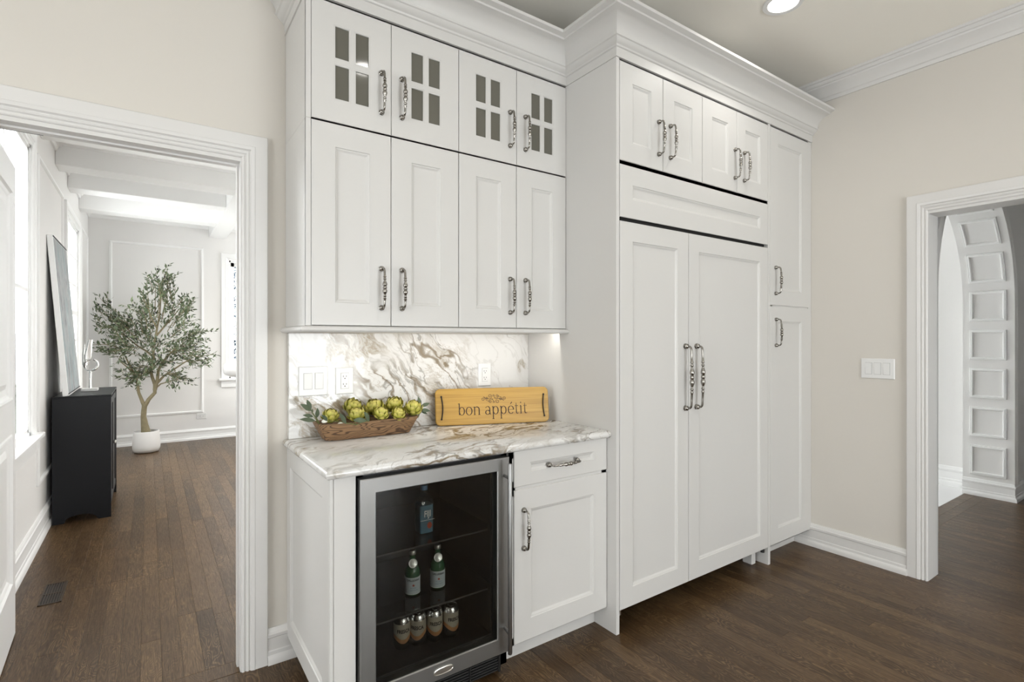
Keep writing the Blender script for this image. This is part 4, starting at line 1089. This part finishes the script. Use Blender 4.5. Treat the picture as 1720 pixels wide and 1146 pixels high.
def sprig(label, basepx, tips, yy):
    b = ony(basepx[0], basepx[1], yy); t = thing('leaf_sprig', label, 'leaves', b, 'leaf sprigs in the bowl')
    for i, (u0, v0, u1, v1, dy_) in enumerate(tips):
        q0 = ony(u0, v0, yy + dy_ * .3); q1 = ony(u1, v1, yy + dy_)
        build('stem', MB().tube([b, (b + q0) / 2 + Vector((0, 0, .004)), q0], [.0016, .0013, .001], 6), M['stem'], t, smooth=60)
        L_ = (q1 - q0).length; o = bpy.data.objects.new('leaf', LF[i % 2]); COL.objects.link(o); o.parent = t
        k = L_ / (.055 if i % 2 == 0 else .042)
        mt = look(q1 - q0, Vector((.1 * (i % 3 - 1), -1, .5))); mt.translation = q0 - b
        o.matrix_local = mt @ Matrix.Diagonal((min(k, 1.1), min(k, 1.1), k, 1))
    return t
sprig('spray of dark grey-green leaves over the left end of the bowl', (538, 716), [(523, 690, 506, 679, -.02), (522, 689, 516, 671, .01), (524, 694, 525, 687, -.01), (529, 707, 504, 704, -.03), (526, 700, 509, 697, 0), (532, 702, 534, 686, -.02)], ctr.y - .02)
sprig('spray of grey-green leaves over the right end of the bowl', (702, 702), [(707, 683, 722, 677, -.01), (706, 689, 723, 690, -.03), (706, 682, 703, 666, .02), (708, 692, 718, 695, -.02)], ctr.y - .01)
sprig('few dark leaves hanging over the front rim of the bowl', (598, 714), [(594, 706, 617, 706, -.02), (581, 712, 571, 694, -.02), (620, 708, 613, 692, -.03), (550, 707, 541, 697, -.02)], ctr.y - .078)
for k, (u, v) in enumerate(((545, 708), (572, 712.5))):
    q = ony(u, v, ctr.y - .055); mb = MB(); mb.sphere(q, .010, 12, 8, (1.2, .8, .75))
    tag(build('flower_bud', mb, M['bud'], loc=q, smooth=60), ('small white bud at the left end of the bowl', 'small white bud at the front rim between two artichokes')[k], 'bud', 'white buds in the bowl')

# ================================================================== LEFT ROOM FURNITURE
t = thing('console_cabinet', 'black console cabinet against the window wall of the next room', 'cabinet', (-.40, 5.31, 0))
build('body', MB().cbox(-.566, -.246, 4.940, 5.690, .062, .899, .002), M['console'], t)
for y in (4.924, 5.690):
    mb = MB(); outl = [(-.568, 0), (-.50, 0)] + [(-.407 - .09 * math.cos(PI * k / 10), .012 + .040 * math.sin(PI * k / 10)) for k in range(11)] + [(-.305, 0), (-.232, 0), (-.232, .905), (-.568, .905)]
    mb.strip([[(x, y, z) for x, z in outl], [(x, y + .016, z) for x, z in outl]], caps=True); build('side_panel', mb, M['console'], t)
build('top', MB().cbox(-.568, -.230, 4.923, 5.707, .9055, .918, .002), M['console'], t)
for y0 in (4.935, 5.316):
    mb = MB((-.246, 0, 0), (0, 1, 0), (-1, 0, 0), (0, 0, 1)); mb.rings([(y0, y0 + .374, .08, .885, 0), (y0, y0 + .374, .08, .885, -.010), (y0 + .05, y0 + .324, .13, .835, -.010), (y0 + .056, y0 + .318, .136, .829, -.004)]); dd = build('door', mb, M['console'], t)
    build('knob', MB().sphere((-.226, y0 + (.345 if y0 < 5 else .03), .5), .010, 12, 8), M['badge'], dd, smooth=60)
# leaning canvas
cb = Vector((-.478, 4.945, .9195)); ln = Vector((-.088, 0, 1.165)); Wc = ln.normalized(); Vc = Vector((0, 0, 1)).cross(Vector((0, 1, 0))); Vc = Wc.cross(Vector((0, 1, 0))).normalized()   # Vc points to the wall (-X)
t = thing('leaning_canvas', 'large abstract grey canvas leaning on the wall above the black console', 'painting', cb)
build('canvas', MB(cb, (0, 1, 0), Vc, Wc).cbox(0, .735, 0, .034, 0, 1.168, .002), M['trim2'], t)
build('painted_face', MB(cb, (0, 1, 0), Vc, Wc).box(.012, .723, -.0012, .0002, .012, 1.150), M['canvas'], t)
build('frame_edge', MB(cb, (0, 1, 0), Vc, Wc).box(.0, .735, -.004, .0, 1.155, 1.164), M['slot'], t)
build('frame_edge', MB(cb, (0, 1, 0), Vc, Wc).box(.0, .735, -.004, .0, .012, .020), M['slot'], t)
# silver sculpture
sb = Vector((-.385, 5.36, .9185))
t = thing('silver_sculpture', 'polished silver loop sculpture on a white base on the console', 'sculpture', sb)
build('base', MB().cbox(sb.x - .055, sb.x + .050, sb.y - .05, sb.y + .05, sb.z, sb.z + .022, .003), M['marbleblock'], t)
build('stem', MB().tube([sb + Vector((0, 0, .02)), sb + Vector((0, 0, .09)), sb + Vector((.002, 0, .165))], [.009, .007, .009], 12), M['chrome'], t, smooth=60)
pts = []; rad = []
for k in range(33):
    a = math.radians(100 + 330 * k / 32); pts.append(tuple(sb + Vector((.043 * math.cos(a) + .004, .012 * math.sin(2 * a), .208 + .045 * math.sin(a))))); rad.append(.008)
build('loop', MB().tube(pts, rad, 10), M['chrome'], t, smooth=60)
mb = MB(); rows = []
for k in range(11):
    s = k / 10; z = .205 + .205 * s; wv = .030 * (1 - .55 * s) * (.45 + .55 * min(1, s * 3)); cx_ = -.026 + .028 * s
    rows.append([tuple(sb + Vector((cx_ + wv * math.cos(q + s * .8), .006 * math.sin(q) + .02 * s * math.cos(q), z))) for q in [2 * PI * j / 12 for j in range(12)]])
mb.strip(rows, caps=True); build('blade', mb, M['chrome'], t, smooth=60)
mb = MB().tube([sb + Vector((-.040, 0, .21)), sb + Vector((-.044, .004, .29)), sb + Vector((-.036, .01, .38))], [.010, .008, .003], 10); build('prong', mb, M['chrome'], t, smooth=60)

# ---- potted olive tree
TY = 7.52
pc = onz(246, 756, 0); pc.y = TY; pc.x = ony(246, 740, TY).x; pc.z = 0.0005
t = thing('potted_olive_tree', 'olive tree with twisted trunk in a white ceramic pot by the far wall', 'plant', pc)
build('pot', MB().lathe([(.095, 0), (.122, .008), (.136, .040), (.139, .075), (.134, .15), (.127, .238), (.125, .248), (.116, .248), (.118, .22), (.11, .215)], pc, 40), M['ceramic'], t, smooth=50)
build('soil', MB().lathe([(.001, .228), (.06, .227), (.117, .218)], pc, 28, caps=False), M['soil'], t, smooth=50)
def tp(u, v, dy_=0.0): return ony(u, v, TY + dy_)
trunk = MB()
trunk.tube([tp(245, 726), tp(243, 714), tp(241, 700), tp(242, 688), tp(243, 680)], [q_ * .64 for q_ in [.075, .058, .044, .042, .042]], 12)
trunk.tube([tp(243, 684), tp(238, 672), tp(233, 660), tp(231, 645), tp(225, 628), tp(217, 612), tp(210, 598)], [q_ * .64 for q_ in [.036, .030, .026, .023, .020, .016, .010]], 10)
trunk.tube([tp(243, 683), tp(250, 671), tp(260, 660), tp(260, 646), tp(255, 632), tp(253, 620), tp(258, 603), tp(257, 585), tp(261, 570), tp(264, 550), tp(268, 530), tp(270, 505), tp(271, 480)], [q_ * .64 for q_ in [.038, .034, .032, .030, .027, .026, .024, .024, .021, .017, .013, .010, .006]], 10)
trunk.tube([tp(260, 655), tp(264, 640), tp(266, 622), tp(272, 610), tp(282, 598), tp(300, 580, -.1)], [.022, .018, .015, .013, .011, .006], 8)
trunk.tube([tp(263, 645), tp(275, 632), tp(290, 622, -.05), tp(305, 612, -.1), tp(325, 600, -.1)], [.016, .012, .010, .008, .005], 8)
trunk.tube([tp(258, 600), tp(246, 590, .05), tp(232, 582, .1), tp(215, 568, .1), tp(190, 548, .1)], [.014, .011, .009, .007, .004], 8)
trunk.tube([tp(262, 565), tp(275, 550, .05), tp(288, 535, .1), tp(305, 515, .1)], [.012, .010, .007, .004], 8)
trunk.tube([tp(264, 552), tp(255, 535, -.1), tp(248, 515, -.15), tp(240, 500, -.15)], [.010, .008, .006, .004], 8)
trunk.tube([tp(226, 630), tp(215, 618, -.05), tp(200, 606, -.1)], [.012, .008, .004], 8)
trunk.tube([tp(262, 652), tp(270, 645), tp(288, 640, -.05), tp(306, 636, -.1)], [.010, .008, .006, .003], 8)
build('trunk', trunk, M['bark'], t, smooth=60)
rngl = random.Random(5)
clusters = [(276, 462, 18, .0), (262, 470, 14, .05), (285, 478, 16, 0), (283, 495, 18, .05), (270, 488, 16, -.1), (248, 500, 18, -.15), (240, 520, 24, -.1), (226, 535, 24, .05), (255, 530, 18, .1),
            (168, 523, 16, .1), (185, 528, 20, .1), (170, 545, 18, .05), (200, 545, 24, .05), (218, 560, 26, .05), (195, 572, 24, -.1), (205, 590, 22, -.1), (185, 592, 16, -.1), (240, 555, 22, .1), (235, 575, 20, -.1),
            (305, 505, 18, .1), (316, 515, 16, .1), (300, 530, 18, .1), (310, 550, 24, 0), (300, 570, 26, -.1), (325, 565, 22, -.05), (335, 578, 18, -.1), (318, 590, 24, -.1), (295, 595, 24, -.15), (340, 598, 14, -.1), (280, 610, 18, -.1), (330, 610, 14, -.1),
            (220, 622, 16, -.05), (212, 632, 14, -.1), (226, 640, 14, 0), (238, 618, 18, .05), (252, 605, 16, -.15), (242, 628, 12, -.1), (300, 637, 13, -.1), (312, 640, 10, -.1), (288, 632, 10, -.05), (268, 575, 14, -.15), (152, 579, 8, -.1), (160, 520, 10, .1)]
fol = MB(); twig = MB(); oli = MB()
for u, v, r, dy_ in clusters:
    c = tp(u, v, dy_); R_ = r / 142.0
    hub = tp(258 + (u - 258) * .55, 590 + (v - 590) * .55 + (10 if v > 600 else 0), dy_ * .6)
    twig.tube([hub, (hub + c) / 2 + Vector((0, 0, .02)), c], [.005, .004, .002], 5)
    for k in range(max(3, int(r * .46))):
        e = c + Vector((rngl.gauss(0, 1), rngl.gauss(0, .9), rngl.gauss(0, .8))) * R_ * .52
        d = ((e - hub).normalized() * .8 + Vector((rngl.uniform(-1, 1), rngl.uniform(-1, 1), rngl.uniform(-.5, 1))) * .55).normalized()
        tl = rngl.uniform(.10, .17)
        if (e + d * tl).x < -.55 or (e - d * tl).x < -.55: continue
        twig.tube([e - d * tl, e, e + d * tl * .6], [.0025, .002, .001], 4)
        for j in range(11):
            s = -tl + (tl * 1.6) * j / 10
            rv = rngl.random()
            sd = d.cross(Vector((rngl.uniform(-1, 1), rngl.uniform(-1, 1), rngl.uniform(-1, 1)))).normalized()
            ld = (d * .75 + sd * .75).normalized(); L_ = rngl.uniform(.042, .066); W_ = L_ * .19
            nx = ld.cross(Vector((rngl.uniform(-1, 1), rngl.uniform(-1, 1), 1))).normalized(); q = e + d * s
            fol.rv = .02 + .96 * rv
            if min(q.x, (q + ld * L_).x) < -.565: continue
            a_ = fol.p(*q); b_ = fol.p(*(q + ld * L_ * .5 + nx * W_)); c__ = fol.p(*(q + ld * L_)); d_ = fol.p(*(q + ld * L_ * .5 - nx * W_))
            fol.face([a_, b_, c__, d_])
        if rngl.random() < .35: oli.sphere(e + d * .03, .009, 6, 4, (1, 1, 1.3))
build('twigs', twig, M['bark'], t, kind='stuff')
build('foliage', fol, M['olive'], t, kind='stuff')
build('olives', oli, M['fig'], t, kind='stuff', smooth=60)

# ---- floor vent register
vx0, vx1, vy0, vy1 = -.456, -.364, 3.47, 3.75
t = thing('floor_vent', 'brown slatted floor vent register near the open door', 'vent', ((vx0 + vx1) / 2, (vy0 + vy1) / 2, .0005))
mb = MB().box(vx0, vx0 + .008, vy0, vy1, .0005, .004).box(vx1 - .008, vx1, vy0, vy1, .0005, .004).box(vx0, vx1, vy0, vy0 + .01, .0005, .004).box(vx0, vx1, vy1 - .01, vy1, .0005, .004).box(vx0, vx1, vy0 + .13, vy0 + .14, .0005, .004)
M['ventwood'] = plain('vent_brown', (.050, .034, .022), .4, var=.2, scale=20)
build('frame', mb, M['ventwood'], t); build('duct', MB().box(vx0 + .008, vx1 - .008, vy0 + .01, vy1 - .01, .0003, .0008), M['slot'], t)
for k in range(7):
    x = vx0 + .014 + k * .0105; build('slat', MB().box(x, x + .0045, vy0 + .01, vy1 - .01, .0008, .0035), M['ventwood'], t)

# ---- armchair partly hidden by the doorway
cx0, cx1, cy0, cy1 = .90, 1.55, 6.75, 7.45
t = thing('armchair', 'white upholstered chair with rolled back in front of the far window', 'chair', ((cx0 + cx1) / 2, 7.1, 0))
build('seat', MB().cbox(cx0 + .02, cx1 - .02, cy0, cy1 - .10, .26, .46, .03), M['fabric'], t)
build('backrest', MB().cbox(cx0, cx1, cy1 - .16, cy1 - .04, .20, .92, .03), M['fabric'], t)
mb = MB(); yb_ = cy1 - .06
mb.tube([(.757, yb_, .950), (.763, yb_, .950), (.785, yb_, .952), (.83, yb_, .955), (.90, yb_, .958), (1.62, yb_, .955), (1.68, yb_, .955), (1.69, yb_, .955)], [.012, .045, .070, .090, .105, .105, .07, .02], 20)
build('back_roll', mb, M['fabric'], t, smooth=60)
for x in (cx0 + .03, cx1 - .08):
    for y in (cy0 + .03, cy1 - .14): build('leg', MB().cbox(x, x + .05, y, y + .05, 0, .262, .004), M['trunk2'], t)

# ---- tree outside the far window
ot = thing('outdoor_tree', 'blue-green evergreen outside the far window', 'tree', (1.75, 12.2, -.3))
build('trunk', MB().tube([(1.75, 12.2, -.3), (1.75, 12.2, 4.2)], [.12, .03], 8), M['trunk2'], ot, smooth=60)
of = MB(); rngo = random.Random(9)
for k in range(14000):
    z = rngo.uniform(-.1, 4.3); rr = (1.5 - z * .08) * math.sqrt(rngo.random()); a = rngo.uniform(0, 2 * PI)
    q = Vector((1.75 + rr * math.cos(a), 12.2 + rr * math.sin(a), z)); d = Vector((math.cos(a), math.sin(a), rngo.uniform(-.6, .2))).normalized(); s_ = d.cross(Vector((rngo.uniform(-1, 1), rngo.uniform(-1, 1), 1))).normalized() * .020
    of.rv = rngo.uniform(.02, .98); L_ = rngo.uniform(.08, .16)
    of.face([of.p(*(q - s_)), of.p(*(q + d * L_ * .6 - s_ * .8)), of.p(*(q + d * L_)), of.p(*(q + d * L_ * .6 + s_ * .8)), of.p(*(q + s_))])
build('foliage', of, M['spruce'], ot, kind='stuff')
struct('ground_lawn', MB().box(-12, 12, 8.6, 26, -.40, -.30), plain('lawn_dull_green', (.03, .045, .02), .9, var=.3, scale=4))
